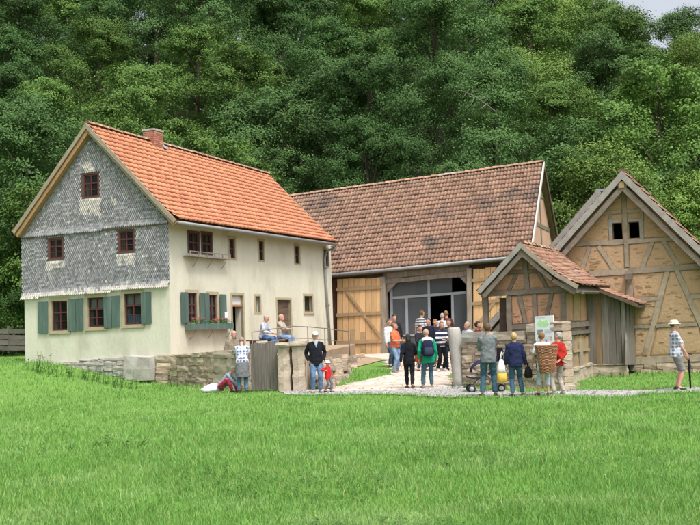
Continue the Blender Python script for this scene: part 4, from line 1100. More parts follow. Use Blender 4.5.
for i, z in enumerate((-.1, .2, .5, .8, 1.1, 1.4, h_ - .05, h_)):
    w = (.17 if i < 7 else .13) * (1.08 - .08 * z / h_)
    c = GP.at(-.06 * z / h_ * 1.6, z, -.15) + Vector((rnd.uniform(-.012, .012), 0, 0))
    rings.append([c + GP.u * (math.cos(a) * w * 1.05) + GP.n * (math.sin(a) * w * .9) for a in [math.pi / 4 * k + .39 + rnd.uniform(-.05, .05) for k in range(8)]])
put('shaft', MB().loft(rings), M['grey_stone'], post, smooth=True)
# small stones at the wall's foot
for i, (x, y, s, lb) in enumerate(((598 - 25, 386, .2, 'pale flat stone lying in the grass at the foot of the bakehouse corner'), (567, 390, .26, 'rounded sandstone at the right foot of the stone wall'))):
    p = ground(x, y, .03)
    o = block('boulder', None, (p.x, p.y, s * .25), Vector((1, 0, 0)), Vector((0, 1, 0)), Vector((0, 0, 1)), (s * 1.6, s, s * .6), 'slab'); tag(o, lb, 'stone')

# ================================================================== TERRACE, ITS WALL, BOARD GATE AND STONE PILLARS
t0, t1 = depth(170.5, 372, 33.55), depth(246, 385, 29.0); t0.z = t1.z = 0
tyaw = math.atan2(-(t1.y - t0.y), t1.x - t0.x)
TW = Plane(t0, tyaw); TL = (t1 - t0).length
rw_ = thing('retaining_wall', 'sandstone retaining wall below the house terrace with large rough blocks', 'wall', (t0.x, t0.y, 0))
ztop = lambda u: TW.uz(171, 354.2)[1] + (TW.uz(245, 348.5)[1] - TW.uz(171, 354.2)[1]) * u / TL
zbt = lambda u: tz(*TW.at(u, 0).to_tuple()[:2])
uq = TW.uz(214, 370)[0]
courses(TW, rw_, 0, uq, zbt, lambda u: ztop(u) - .02, .4, .13, .28, .3, .85)
courses(TW, rw_, uq + .01, TL, zbt, lambda u: ztop(u) - .0, .45, .36, .50, .7, 1.3, 'slab', .03)
put('wall_core', MB().prism([TW.at(0, -.1), TW.at(TL - .02, -.1), TW.at(TL - .02, ztop(TL) - .06), TW.at(0, ztop(0) - .06)], TW.n, -.4, -.06), M['mortar'], rw_)
# plinth of the gable and its big pale block
GP2 = G.off(.10)
pl = thing('gable_plinth', 'rough stone plinth under the slate gable with one big pale block', 'wall', (*G.at(-2, 0, .1).to_tuple()[:2], .5))
uu = GP2.uz(127, 365)[0]
def zbt2(u): return tz(*GP2.at(u, 0).to_tuple()[:2])
(up0_, zp0), (up1_, zp1) = GP2.uz(58, 361.6), GP2.uz(128, 356.2)
courses(GP2, pl, GP2.uz(58, 365)[0], uu - .02, zbt2, lambda u: zp0 + (zp1 - zp0) * (u - up0_) / (up1_ - up0_), .3, .14, .24, .3, .7, 'grey_stone')
r = GP2.rect(127.5, 355.5, 154.5, 381)
block('block', pl, GP2.at((r[0] + r[2]) / 2, (r[1] + r[3]) / 2, .0), G.u, -G.n, Vector((0, 0, 1)), (r[2] - r[0], .5, r[3] - r[1]), 'grey_stone', .01)
courses(GP2, pl, GP2.uz(155.5, 365)[0], 0.25, lambda u: .0, lambda u: GP2.uz(165, 355.5)[1], .4, .14, .26, .4, .8)
# terrace fill
slabY = 27.5
sA, sB = ground(277, 392), ground(305.5, 392)
TZ = .93
ter = [(K.x + .05, K.y - .1), tuple((TW.at(.1, 0, -.42)).to_tuple()[:2]), tuple(TW.at(TL * .45, 0, -.42).to_tuple()[:2]), tuple(TW.at(TL * .5, 0, -1.7).to_tuple()[:2]), tuple(TW.at(TL + .2, 0, -1.7).to_tuple()[:2]), (sA.x - .95, sA.y + 2.2), (sA.x + .75, sA.y + 1.7), (sB.x, sB.y + .45), tuple(depth(318, 352, 31.5).to_tuple()[:2]), tuple(depth(330, 352, 36).to_tuple()[:2]), tuple(depth(352, 352, 43.0).to_tuple()[:2]), (FW.at(far, 0).x + 1.0, FW.at(far, 0).y + .2), tuple(FW.at(far, 0, -.2).to_tuple()[:2]), tuple(FW.at(.2, 0, -.2).to_tuple()[:2])]
m = MB().prism([Vector((x, y, 0)) for x, y in ter], Vector((0, 0, 1)), -.2, TZ)
terr = put('terrace', m, M['dirt'], None); terr['kind'] = 'structure'
# rubble bank to the right of the pillars
rb = thing('rubble_bank', 'low bank of rough rubble stones below the terrace railing', 'stones', (sB.x + .5, sB.y + 3, 0))
for i in range(64):
    t = rnd.random(); a = Vector((*ter[7], 0)).lerp(Vector((*ter[9], 0)), t) if i < 44 else Vector((*ter[9], 0)).lerp(Vector((*ter[10], 0)), rnd.random())
    s = rnd.uniform(.18, .46); h = rnd.uniform(.0, .66)
    block('stone', rb, (a.x + (.85 - h) * .65 + rnd.uniform(-.05, .15), a.y - (.85 - h) * .1, h), Vector((1, 0, 0)), Vector((0, 1, 0)), Vector((0, 0, 1)), (s * 1.4, s, s * .65), rnd.choice(['stone', 'slab', 'mortar', 'stone']) if True else None, .25)
# two upright slabs with a capping stone
PP = Plane(sA, .12)
for i, (x0, x1, y0, y1, lb) in enumerate(((277.5, 290.5, 346.5, 392.3, 'left of two upright pitted stone pillars beside the board gate'), (291.5, 305.3, 345.5, 392.6, 'right of two upright pitted stone pillars with the dark jacket man beside it'))):
    r = PP.rect(x0, y0, x1, y1)
    pil = thing('stone_pillar', lb, 'pillar', PP.at((r[0] + r[2]) / 2, 0), 'upright stone pillars by the board gate')
    rings = []
    for z in np.linspace(-.1, r[3], 9):
        j = lambda: rnd.uniform(-.02, .02)
        rings.append([PP.at(r[0] + j(), z, -.36 + j()), PP.at(r[0] + .02 + j(), z, -.02 + j()), PP.at((r[0] + r[2]) / 2 + j(), z, .015 + j()), PP.at(r[2] - .02 + j(), z, -.02 + j()), PP.at(r[2] + j(), z, -.36 + j())])
    put('shaft', MB().loft(rings), M['slab'], pil, recalc=True)
    cp_ = block('capping_stone', pil, PP.at((r[0] + r[2]) / 2 + .02, r[3] + .055, -.19), PP.u, -PP.n, Vector((0, 0, 1)), (r[2] - r[0] + .08, .55, .12), 'slab', .02)
gA = ground(250, 391.8)
gate = thing('board_gate', 'dark weathered upright board gate between terrace wall and stone pillars', 'gate', (gA.x, gA.y, 0))
GT = Plane(gA, .10)
xs_ = np.linspace(250.3, 277.0, 8)
for i in range(7):
    a, b = xs_[i] + .12, xs_[i + 1] - .12; tt = 343.5 + rnd.uniform(-.6, .6) - i * .15
    put('plank', MB().timber(GT.p((a + b) / 2 + 1.0, 389.6 + rnd.uniform(-.4, .4)), GT.p((a + b) / 2, tt), GT.u, GT.n, (b - a) / 2 * gA.y / F_PX, -.03, rnd.uniform(0, .015), 5, .004), M['gate_plank'] if 'gate_plank' in M else M.setdefault('gate_plank', pm('gate_plank', (.20, .18, .16), (.125, .11, .098), 6, .9, .006, 25, stretch=(3, 3, .2), objr=.16, stain=(.10, .09, .08), sscale=3, samt=.4, fine=.15)), gate)
for y in (352, 381): put('cross_bar', MB().beam(GT, 250.5, y, 277, y - .8, 3, -.09, -.035, 3, .005), M['gate_plank'], gate)
# railing on the terrace edge
rail = thing('railing', 'thin iron railing along the terrace in front of the house', 'railing', (*depth(300, 348, 33).to_tuple()[:2], TZ))
RP = [depth(252, 332.0, 33.2), depth(291, 326.2, 34.6), depth(307.5, 326.8, 35.6), depth(324.6, 328.4, 36.6), depth(349, 331.5, 38.2)]
put('top_rail', MB().tube(RP, .019, 6), M['iron'], rail, smooth=True)
put('lower_rail', MB().tube([p - Vector((0, 0, .42)) for p in RP], .013, 6), M['iron'], rail, smooth=True)
for p in RP: put('post', MB().tube([p, Vector((p.x, p.y, TZ - .3 if p is RP[-1] else TZ))], .021, 6), M['iron'], rail, smooth=True)
# bench
bq = [depth(249, 340.5, 36.4), depth(292, 340.5, 37.6)]
bd = (bq[1] - bq[0]); bd.z = 0; bd.normalize(); bn = bd.cross(Vector((0, 0, 1)))
BZ = TZ + .45
bench = thing('bench', 'plain dark wooden bench on the terrace carrying two seated men', 'bench', ((bq[0].x + bq[1].x) / 2, (bq[0].y + bq[1].y) / 2, TZ))
ctr = (bq[0] + bq[1]) / 2; bl = (bq[1] - bq[0]).length
for k in (-1, 1): put('seat_board', MB().box((ctr.x + bn.x * .11 * k, ctr.y + bn.y * .11 * k, BZ - .02), bl, .20, .04, bd, bn), M['dark_wood'], bench)
for k in (-.42, 0, .42): put('leg', MB().box((ctr.x + bd.x * bl * k, ctr.y + bd.y * bl * k, TZ + .205), .06, .36, .41, bd, bn), M['dark_wood'], bench)

# ================================================================== NOTICE BOARD
NB = WW.off(.05)
bq2 = [NB.p(536.2, 347), NB.p(555, 346.5), NB.p(553.6, 315.2), NB.p(535.4, 316.2)]
board = thing('map_board', 'white notice board with a green map leaning on the stone wall', 'notice board', (bq2[0].x, bq2[0].y, bq2[0].z))
put('panel', MB().prism(bq2, NB.n, 0, .025), M['paper'], board)
put('back_post', MB().prism([NB.p(543, 388), NB.p(545, 388), NB.p(545, 320), NB.p(543, 320)], NB.n, -.035, -.002), M['bar_wood'], board)
def onb(s, t): return bq2[3].lerp(bq2[2], s).lerp(bq2[0].lerp(bq2[1], s), t)
def blob(s, t, a, b, mat, name, d, k=11):
    pts = [onb(s + math.cos(2 * math.pi * i / k) * a * rnd.uniform(.7, 1.15), t + math.sin(2 * math.pi * i / k) * b * rnd.uniform(.7, 1.15)) for i in range(k)]
    put(name, MB().prism(pts, NB.n, .026, d), mat, board)
blob(.42, .27, .30, .12, M['map_green'], 'map_print', .029); blob(.30, .20, .14, .08, M['map_green'], 'map_print', .031); blob(.62, .22, .14, .09, M['map_green'], 'map_print', .032)
put('photo_print', MB().prism([onb(.1, .60), onb(.42, .60), onb(.42, .45), onb(.1, .45)], NB.n, .026, .029), M['map_photo'], board)
for s0, s1, t in ((.08, .55, .05), (.5, .92, .46), (.5, .9, .50), (.5, .86, .54), (.5, .92, .58), (.1, .9, .68), (.1, .84, .72), (.1, .9, .76), (.1, .7, .80)):
    put('text_line', MB().prism([onb(s0, t + .012), onb(s1, t + .012), onb(s1, t), onb(s0, t)], NB.n, .026, .0275), M['ink'], board)

# ================================================================== FENCE AT THE FAR LEFT
fy = 43.5
fen = thing('wooden_fence', 'old grey horizontal board fence at the far left edge behind the house', 'fence', (*depth(5, 345, fy).to_tuple()[:2], 1.2))
FE = Plane(depth(10, 340, fy), .08)
for y0, y1, m_ in ((328.8, 333.2, 'fence_wood'), (335, 339.6, 'fence_wood'), (340.2, 345.2, 'fence_wood'), (345.8, 350.6, 'fence_wood')):
    for xa, xb_ in ((-60, -27), (-26.6, 8), (8.3, 45)):
        put('board', MB().beam(FE, xa, (y0 + y1) / 2 + rnd.uniform(-.3, .3), xb_, (y0 + y1) / 2 + rnd.uniform(-.4, .4), y1 - y0, -.02, .02, 5, .012), M[m_], fen)
for x in (-58, -27, 7.6, 40): put('post', MB().beam(FE, x, 326, x + .4, 353, 2.2, -.14, -.03, 3, .01), M['fence_wood'], fen)

# ================================================================== PEOPLE
REMESH = []           # objects whose lofted pieces are fused into one skin once everything stands
FINGERS = {}
def ik(a, t, l1, l2, pole):
    d = t - a; L_ = min(d.length, (l1 + l2) * .995); dn_ = d.normalized()
    x = (l1 * l1 - l2 * l2 + L_ * L_) / (2 * L_); h = math.sqrt(max(l1 * l1 - x * x, 0))
    q = (pole - dn_ * pole.dot(dn_))
    q = q.normalized() if q.length > 1e-6 else Vector((0, 0, 1))
    return a + dn_ * x + q * h, a + dn_ * L_
def ell(c, rx, ry, R, k=16, sq=2.3):
    out = []
    for i in range(k):
        w = 2 * math.pi * i / k; cx, cy = math.cos(w), math.sin(w)
        e = 2 / sq
        out.append(c + R @ Vector((math.copysign(abs(cx) ** e, cx) * rx, math.copysign(abs(cy) ** e, cy) * ry, 0)))
    return out
def soft(name, mb, mat, parent, voxel, smooth=2, disp=0.0):
    o = bpy.data.objects.new(name, mb.mesh(name, mat)); COL.objects.link(o); o.parent = parent
    r = o.modifiers.new('r', 'REMESH'); r.mode = 'VOXEL'; r.voxel_size = voxel; r.use_smooth_shade = True
    s = o.modifiers.new('s', 'SMOOTH'); s.iterations = smooth; s.factor = .5
    if disp:
        if 'fold' not in bpy.data.textures:
            tx = bpy.data.textures.new('fold', 'CLOUDS'); tx.noise_scale = .085; tx.noise_depth = 2
        d = o.modifiers.new('d', 'DISPLACE'); d.texture = bpy.data.textures['fold']; d.strength = disp; d.mid_level = .5; d.texture_coords = 'LOCAL'
    REMESH.append(o)
    return o
STAND = dict(pel=(0, 0, .93), lean=0, side=0, lh=(.27, -.04, .80), rh=(-.27, -.04, .80), lp=(.3, 1, 0), rp=(-.3, 1, 0), la=(.11, .0, .085), ra=(-.11, .0, .085), lt=12, rt=-12, head=(0, 0), lk=(0, -1, 0), rk=(0, -1, 0), palm=(0, 0, -1))
POSES = dict(
    stand=dict(),
    crossed=dict(lh=(-.04, -.25, 1.16), rh=(.06, -.28, 1.12), lp=(1, .2, -.7), rp=(-1, .2, -.7)),
    pockets=dict(lh=(.205, -.01, .91), rh=(-.205, -.01, .91), lp=(.6, .9, 0), rp=(-.6, .9, 0)),
    hold=dict(lh=(.10, -.33, 1.08), rh=(-.12, -.33, 1.10), lp=(.6, .4, -1), rp=(-.6, .4, -1)),
    walk=dict(la=(.09, -.20, .09), ra=(-.09, .20, .12), lh=(.26, .14, .84), rh=(-.26, -.20, .86)),
    behind=dict(lh=(-.05, .19, .95), rh=(.05, .20, .97), lp=(1, .6, 0), rp=(-1, .6, 0)),
    camera=dict(lh=(.07, -.24, 1.50), rh=(-.09, -.24, 1.50), lp=(.8, 0, -1), rp=(-.8, 0, -1)),
    lean=dict(lean=22, lh=(.20, -.42, .78), rh=(-.18, -.40, .80), lp=(.6, .6, 0), rp=(-.6, .6, 0), head=(30, 0)),
    sit=dict(pel=(0, 0, .56), la=(.12, -.50, .085), ra=(-.12, -.46, .085), lh=(.13, -.40, .66), rh=(-.10, -.36, .68), lean=10, head=(28, 0), lp=(.8, .6, -.2), rp=(-.8, .6, -.2), lk=(.1, -.3, 1), rk=(-.1, -.3, 1)),
    sitcross=dict(pel=(0, 0, .56), la=(.12, -.52, .085), ra=(-.12, -.48, .085), lh=(-.13, -.26, .84), rh=(.14, -.28, .81), lean=3, lp=(1, .2, -.5), rp=(-1, .2, -.5), lk=(.1, -.3, 1), rk=(-.1, -.3, 1)),
    stick=dict(lh=(.10, -.24, .86), rh=(-.10, -.24, .86), lp=(.5, .9, 0), rp=(-.5, .9, 0)),
    bag=dict(rh=(-.30, -.04, .74), lh=(.26, -.10, .84)),
    crouch=dict(pel=(0, .12, .22), lean=40, la=(.15, -.38, .07), ra=(-.15, -.32, .07), lh=(.12, -.60, .20), rh=(-.12, -.56, .16), head=(20, 0), lk=(.5, -.3, 1), rk=(-.5, -.3, 1), lp=(.7, .6, .2), rp=(-.7, .6, .2)),
    toddler=dict(la=(.09, -.13, .09), ra=(-.09, .17, .12), rh=(-.40, -.06, 1.28), lh=(.24, -.22, .95)),
)
EYE_ME = None
def person(label, at, H=1.75, yaw=0, pose='stand', top=None, bottom=None, sleeve='long', legs='long', hair=None, hat=None, shoes='black', hem=None, head=None, voxel=.016, wide=1.0, belly=0.0, skirt=None, collar=None, face=True, bald=False, child=False, longhair=False, over=None, group=None):
    P_ = dict(STAND); P_.update(POSES[pose])
    if pose in ('stand', 'hold', 'bag', 'crossed', 'behind'):
        q = random.Random(label)
        for k_, sg in (('la', 1), ('ra', -1)): P_[k_] = (P_[k_][0] + q.uniform(-.02, .05) * sg, P_[k_][1] + q.uniform(-.09, .09), P_[k_][2])
        P_['side'] = q.uniform(-3.5, 3.5); P_['lean'] = q.uniform(-2, 5); P_['lt'] = q.uniform(5, 28); P_['rt'] = -q.uniform(5, 28)
        P_['pel'] = (q.uniform(-.03, .03), 0, .925); P_['head'] = (q.uniform(-4, 8), q.uniform(-24, 24))
        if pose == 'stand':
            for k_ in ('lh', 'rh'): P_[k_] = (P_[k_][0] * q.uniform(.95, 1.08), q.uniform(-.16, .05), P_[k_][2] + q.uniform(-.01, .06))
    if over: P_.update(over)
    if head: P_['head'] = head
    s = H / 1.75
    root = thing('person', label, 'person', at, group, math.radians(yaw))
    V = Vector
    hs = 1.35 if child else 1.0
    pel = V(P_['pel'])
    Rl = Matrix.Rotation(math.radians(P_['side']), 3, 'Y') @ Matrix.Rotation(math.radians(P_['lean']), 3, 'X')
    T_ = lambda x, y, z: pel + Rl @ V((x, y, z - .93))
    hips = {1: pel + V((.095, 0, -.03)), -1: pel + V((-.095, 0, -.03))}
    sh = {1: T_(.168 * wide, .015, 1.385), -1: T_(-.168 * wide, .015, 1.385)}
    hn = {1: V(P_['lh']), -1: V(P_['rh'])}; el = {}; kn = {}; an = {1: V(P_['la']), -1: V(P_['ra'])}
    for k in (1, -1):
        el[k], hn[k] = ik(sh[k], hn[k], .295, .265, V(P_['lp' if k > 0 else 'rp']))
        kn[k], an[k] = ik(hips[k], an[k], .435, .415, V(P_['lk' if k > 0 else 'rk']))
    neck, hc = T_(0, .02, 1.47), None
    Rh = Rl @ Matrix.Rotation(math.radians(P_['head'][1]), 3, 'Z') @ Matrix.Rotation(math.radians(P_['head'][0] - P_['lean'] * .7), 3, 'X')
    hb = T_(0, -.005, 1.518)
    Hd = lambda x, y, z: hb + Rh @ (V((x, y, z)) * hs)            # z 0 (chin level) .. .225 (crown)
    def S_(v): return V(v) * s
    # ---- body
    b = MB()
    tor = [(.84, .150, .105, 0), (.93, .165, .115, 0), (1.05, .140, .098, -.005), (1.18, .150, .105, -.005), (1.30, .155, .108, 0), (1.38, .130, .085, .01), (1.44, .070, .062, .018)]
    b.loft([[S_(p) for p in ell(T_(0, y, z), rx * wide, ry, Rl)] for z, rx, ry, y in tor])
    b.tube([S_(T_(0, .02, 1.40)), S_(neck), S_(Hd(0, .015, .05))], [.062 * s, .056 * s, .055 * s], 12)
    # head: skull, jaw, brow, nose, ears in one skin
    hd = [(-.012, .022, .022, -.062), (.0, .040, .045, -.052), (.03, .058, .075, -.030), (.065, .066, .090, -.014), (.10, .072, .097, -.004), (.14, .075, .099, .004), (.175, .072, .095, .008), (.20, .060, .080, .010), (.222, .036, .050, .010), (.230, .012, .016, .010)]
    b.loft([[S_(hb + Rh @ (p * hs)) for p in ell(V((0, y, z)), rx, ry, Matrix.Identity(3), 16, 2.1)] for z, rx, ry, y in hd])
    b.tube([S_(Hd(0, -.088, .105)), S_(Hd(0, -.112, .070)), S_(Hd(0, -.095, .058))], [.010 * s * hs, .017 * s * hs, .014 * s * hs], 8)
    b.tube([S_(Hd(-.035, -.086, .118)), S_(Hd(0, -.094, .118)), S_(Hd(.035, -.086, .118))], .012 * s * hs, 8)
    for k in (1, -1): b.tube([S_(Hd(k * .066, .006, .060)), S_(Hd(k * .084, .012, .085)), S_(Hd(k * .080, .014, .115))], [.010 * s * hs, .016 * s * hs, .014 * s * hs], 8)
    fng = MB()
    for k in (1, -1):
        b.tube([S_(T_(k * .08, .015, 1.41)), S_(sh[k]), S_(sh[k].lerp(el[k], .35)), S_(el[k]), S_(el[k].lerp(hn[k], .3)), S_(hn[k])], [.055 * s, .056 * s, .050 * s, .040 * s, .042 * s, .029 * s], 10)
        d = (hn[k] - el[k]).normalized()
        drop = d if pose not in ('stick',) else (d + V((0, 0, -.4))).normalized()
        side = drop.cross(V((0, 1, 0) if abs(drop.y) < .8 else (0, 0, 1))).normalized() if True else None
        # palm plane: the broad axis across the palm
        ac = V((0, 1, 0)) - drop * drop.y if abs(drop.y) < .8 else V((1, 0, 0)) - drop * drop.x
        ac = ac.normalized(); nr = drop.cross(ac).normalized()
        if nr.x * k > 0: nr = -nr                                           # palm towards the body
        pc = hn[k] + drop * .085
        b.loft([[S_(p) for p in [hn[k] + drop * t + ac * (math.cos(w) * rx) + nr * (math.sin(w) * ry) for w in [math.pi * 2 * i / 10 for i in range(10)]]] for t, rx, ry in ((-.01, .028, .024), (.03, .038, .019), (.07, .043, .017), (.095, .040, .014))])
        for fi, (o_, ln) in enumerate(((-.031, .072), (-.010, .082), (.011, .076), (.031, .060))):
            a0 = hn[k] + drop * .085 + ac * o_
            a1 = a0 + drop * ln * .5 + nr * .006; a2 = a1 + drop * ln * .32 + nr * .020; a3 = a2 + drop * ln * .18 + nr * .022
            fng.tube([S_(a0), S_(a1), S_(a2), S_(a3)], [.0098 * s, .009 * s, .008 * s, .006 * s], 6)
        front = -1 if ac.y > 0 else 1
        a0 = hn[k] + drop * .035 + ac * (front * .030); a1 = a0 + drop * .035 + ac * (front * .026) + nr * .008; a2 = a1 + drop * .030 + ac * (front * .006) + nr * .012
        fng.tube([S_(a0), S_(a1), S_(a2)], [.012 * s, .0105 * s, .0075 * s], 6)
        b.tube([S_(hips[k] + V((0, 0, .03))), S_(hips[k].lerp(kn[k], .3)), S_(kn[k]), S_(kn[k].lerp(an[k], .35)), S_(an[k])], [.082 * s, .075 * s, .052 * s, .053 * s, .034 * s], 10)
        yt = math.radians(P_['lt' if k > 0 else 'rt']); fd = V((math.sin(yt), -math.cos(yt), 0))
        b.tube([S_(an[k]), S_(an[k] + fd * .03 + V((0, 0, -.035))), S_(an[k] + fd * .14 + V((0, 0, -.05)))], [.036 * s, .036 * s, .024 * s], 8)
    bo = soft('body', b, M['skin'], root, max(.0125, voxel * .86) * (s if child else 1), 1)
    FINGERS[bo.name] = fng
    # ---- clothes
    tm = top or M['black']; bm_ = bottom or M['black']
    t = MB(); hz = hem or .86; add = .018
    prof = [(hz, .158, .112, 0), (.93, .168, .122, 0), (1.05, .152, .115, -.006 - belly * .4), (1.18, .150, .116, -.006 - belly * .3), (1.29, .154, .116, 0), (1.37, .132, .098, .01), (1.425, .095, .076, .018), (1.465, .058, .056, .02)]
    prof = [q for q in prof if q[0] >= hz]
    rr = []
    for z, rx, ry, y in prof:
        bl_ = belly if z < 1.25 else 0
        c_ = T_(0, y, z) if P_['pel'][2] > .7 or z > 1.0 else T_(0, y, z + .02)
        rr.append([S_(p) for p in ell(c_, (rx + add) * wide, ry + add + bl_ * .6, Rl)])
    t.loft(rr)
    for k in (1, -1):
        sl = hn[k] - (hn[k] - el[k]).normalized() * .015 if sleeve == 'long' else sh[k].lerp(el[k], .85)
        path = [T_(k * .07, .018, 1.425), sh[k] + V((0, 0, .0)), sh[k].lerp(el[k], .4), sh[k].lerp(el[k], .85)]
        rad = [.052, .068, .063, .058]
        if sleeve == 'long': path += [el[k], el[k].lerp(hn[k], .5), sl]; rad += [.056, .052, .043]
        t.tube([S_(p) for p in path], [r_ * s for r_ in rad], 12)
    nm = 'jacket' if sleeve == 'long' else 'shirt'
    soft(nm, t, tm, root, voxel * (s if child else 1), 2, .034 * s)
    if collar:
        c = MB(); c.loft([[S_(p) for p in ell(T_(0, y, z), r1, r2, Rl)] for z, r1, r2, y in ((1.42, .090, .082, .015), (1.475, .066, .066, .02), (1.48, .058, .058, .02))])
        soft('collar', c, collar, root, voxel * .8, 1)
    l = MB()
    l.loft([[S_(p) for p in ell(pel + Rl @ V((0, 0, z - .93)), rx * wide, ry, Rl)] for z, rx, ry in ((.80, .13, .10), (.86, .170, .122), (.94, .170, .122), (1.02, .152, .112))])
    for k in (1, -1):
        path = [hips[k] + V((0, 0, .03)), hips[k].lerp(kn[k], .35), hips[k].lerp(kn[k], .85)]; rad = [.098, .094, .076]
        if legs == 'long': path += [kn[k], kn[k].lerp(an[k], .4), kn[k].lerp(an[k], .98)]; rad += [.072, .068, .060]
        elif legs == 'capri': path += [kn[k], kn[k].lerp(an[k], .55)]; rad += [.072, .070]
        else: path += [hips[k].lerp(kn[k], 1.0)]; rad += [.086]
        l.tube([S_(p) for p in path], [r_ * s for r_ in rad], 12)
    soft('trousers', l, bm_, root, voxel * (s if child else 1), 2, .032 * s)
    if skirt:
        k_ = MB(); k_.loft([[S_(p) for p in ell(T_(0, y, z) if z > .9 else pel + V((0, y, z - .93)), rx, ry, Rl if z > .9 else Matrix.Identity(3))] for z, rx, ry, y in ((.46, .225, .19, .03), (.6, .215, .18, .02), (.8, .205, .165, .005), (1.0, .178, .14, 0), (1.03, .17, .13, 0))])
        soft('apron', k_, skirt, root, voxel, 1, .03)
    for k in (1, -1):
        yt = math.radians(P_['lt' if k > 0 else 'rt']); fd = V((math.sin(yt), -math.cos(yt), 0)); sd = V((math.cos(yt), math.sin(yt), 0))
        sm_ = MB(); base = an[k].copy(); gz0 = base.z - .085
        for_r = [(-.075, .030, .055), (-.05, .042, .075), (.0, .044, .085), (.06, .046, .070), (.12, .048, .055), (.165, .040, .045), (.185, .022, .030)]
        sm_.loft([[S_(base + fd * f + sd * (x * w) + V((0, 0, z_))) for x, z_ in ((-1, -.085), (-1.0, -.06), (-.8, -.085 + h * .8), (0, -.085 + h), (.8, -.085 + h * .8), (1.0, -.06), (1, -.085))] for f, w, h in for_r])
        q_ = put_local('shoe', sm_, shoes_mat(shoes), root)
    # ---- hair, hat
    if hair and not (hat and hat[0] == 'none'):
        h = MB(); rows = []
        nth, nph = 9, 18
        for i in range(nth + 1):
            th = math.pi * .5 * i / nth * (1.45 if not longhair else 1.62)
            ring = []
            for j in range(nph):
                ph = 2 * math.pi * j / nph
                dirv = V((math.sin(th) * math.cos(ph), math.sin(th) * math.sin(ph), math.cos(th)))
                frontness = max(0, -dirv.y)
                lim = 1.0
                if th > 1.12: lim = 1 - .9 * sm(np.array((frontness - .15) / .45)).item()
                if bald and th < 1.0: lim = .72
                r3 = V((.087, .113, .108)) * (1.0 + rnd.uniform(-.075, .075))
                p = V((dirv.x * r3.x * lim, dirv.y * r3.y * lim + .010, .128 + dirv.z * r3.z * (1 if th < 1.6 else 1.0)))
                if longhair and th > 1.5 and dirv.y > -.3: p.z -= .10
                ring.append(S_(hb + Rh @ (p * hs)))
            rows.append(ring)
        h.loft(rows)
        ho = put_local('hair', h, hair, root, True)
    if hat:
        kind, hm = hat[0], hat[1]
        c = MB(); base_z = .145
        if kind == 'cap':
            prof = [(.0, .088, .108), (.03, .090, .109), (.065, .078, .094), (.09, .045, .056), (.098, .01, .012)]
            c.loft([[S_(hb + Rh @ (p * hs)) for p in ell(V((0, .008, base_z + z)), rx, ry, Matrix.Identity(3), 18, 2.0)] for z, rx, ry in prof])
            br = [V((-.075, -.075, base_z + .012)), V((-.055, -.16, base_z - .004)), V((0, -.185, base_z - .008)), V((.055, -.16, base_z - .004)), V((.075, -.075, base_z + .012)), V((0, -.09, base_z + .02))]
            c.prism([S_(hb + Rh @ (p * hs)) for p in br], Rh @ V((0, -.2, 1)), -.006, .006)
        else:
            prof = [(-.012, .145, .165), (.0, .135, .155), (.006, .092, .112), (.05, .088, .106), (.085, .075, .090), (.098, .045, .06), (.10, .01, .012)]
            c.loft([[S_(hb + Rh @ (p * hs)) for p in ell(V((0, .008, base_z + z - .01)), rx, ry, Matrix.Identity(3), 20, 2.0)] for z, rx, ry in prof])
        put_local('cap' if kind == 'cap' else 'hat', c, hm, root, True)
    # ---- face
    if face:
        for k in (1, -1):
            e = MB(); e.tube([S_(Hd(k * .032, -.080, .102)), S_(Hd(k * .032, -.0985, .102))], [.014 * s * hs, .010 * s * hs], 7); put_local('eye', e, M['eye'], root)
        e = MB(); e.tube([S_(Hd(-.024, -.083, .030)), S_(Hd(0, -.094, .028)), S_(Hd(.024, -.083, .030))], [.005 * s * hs, .008 * s * hs, .005 * s * hs], 6); put_local('mouth', e, M['lip'], root)
    root['_j'] = 0
    del root['_j']
    J = dict(root=root, s=s, sh=sh, el=el, hn=hn, pel=pel, T=T_, hb=hb, kn=kn)
    return J
def put_local(name, mb, mat, parent, smooth=True):
    o = bpy.data.objects.new(name, mb.mesh(name, mat, None, smooth)); COL.objects.link(o); o.parent = parent
    return o
SHOE = {}
def shoes_mat(k):
    if k not in SHOE: SHOE[k] = dict(black=lambda: M['rubber'], brown=lambda: C_('brown_leather', (.10, .05, .03)), white=lambda: C_('white_shoe', (.62, .62, .60)), grey=lambda: C_('grey_shoe', (.22, .22, .21)))[k]()
    return SHOE[k]
def on(px, py, z=None):
    """stand on the ground under a picture point"""
    z_ = 0.0
    for _ in range(6):
        p = ground(px, py, z_); z_ = tz(p.x, p.y)
    return Vector((p.x, p.y, z_ + .02))
def at_y(px, Y, z=None, py=340):
    p = depth(px, py, Y); return Vector((p.x, p.y, (tz(p.x, p.y) + .025) if z is None else z))
JEANS = C_('blue_jeans', (.13, .22, .38)); DJEANS = C_('dark_jeans', (.05, .085, .14)); TEALJ = C_('teal_jeans', (.055, .12, .16))
GREYH = pm('grey_hair', (.40, .38, .35), (.30, .28, .26), 30, .8, .01, 40); BROWNH = pm('brown_hair', (.13, .075, .045), (.09, .05, .03), 30, .8, .01, 40); DARKH = pm('dark_hair', (.035, .028, .024), (.02, .017, .015), 30, .7, .01, 40)
BLOND = pm('blond_hair', (.58, .38, .19), (.48, .30, .14), 30, .8, .01, 40); GINGER = pm('light_brown_hair', (.26, .14, .07), (.19, .10, .05), 30, .8, .01, 40)
WHITEC = C_('white_cotton', (.74, .75, .77))
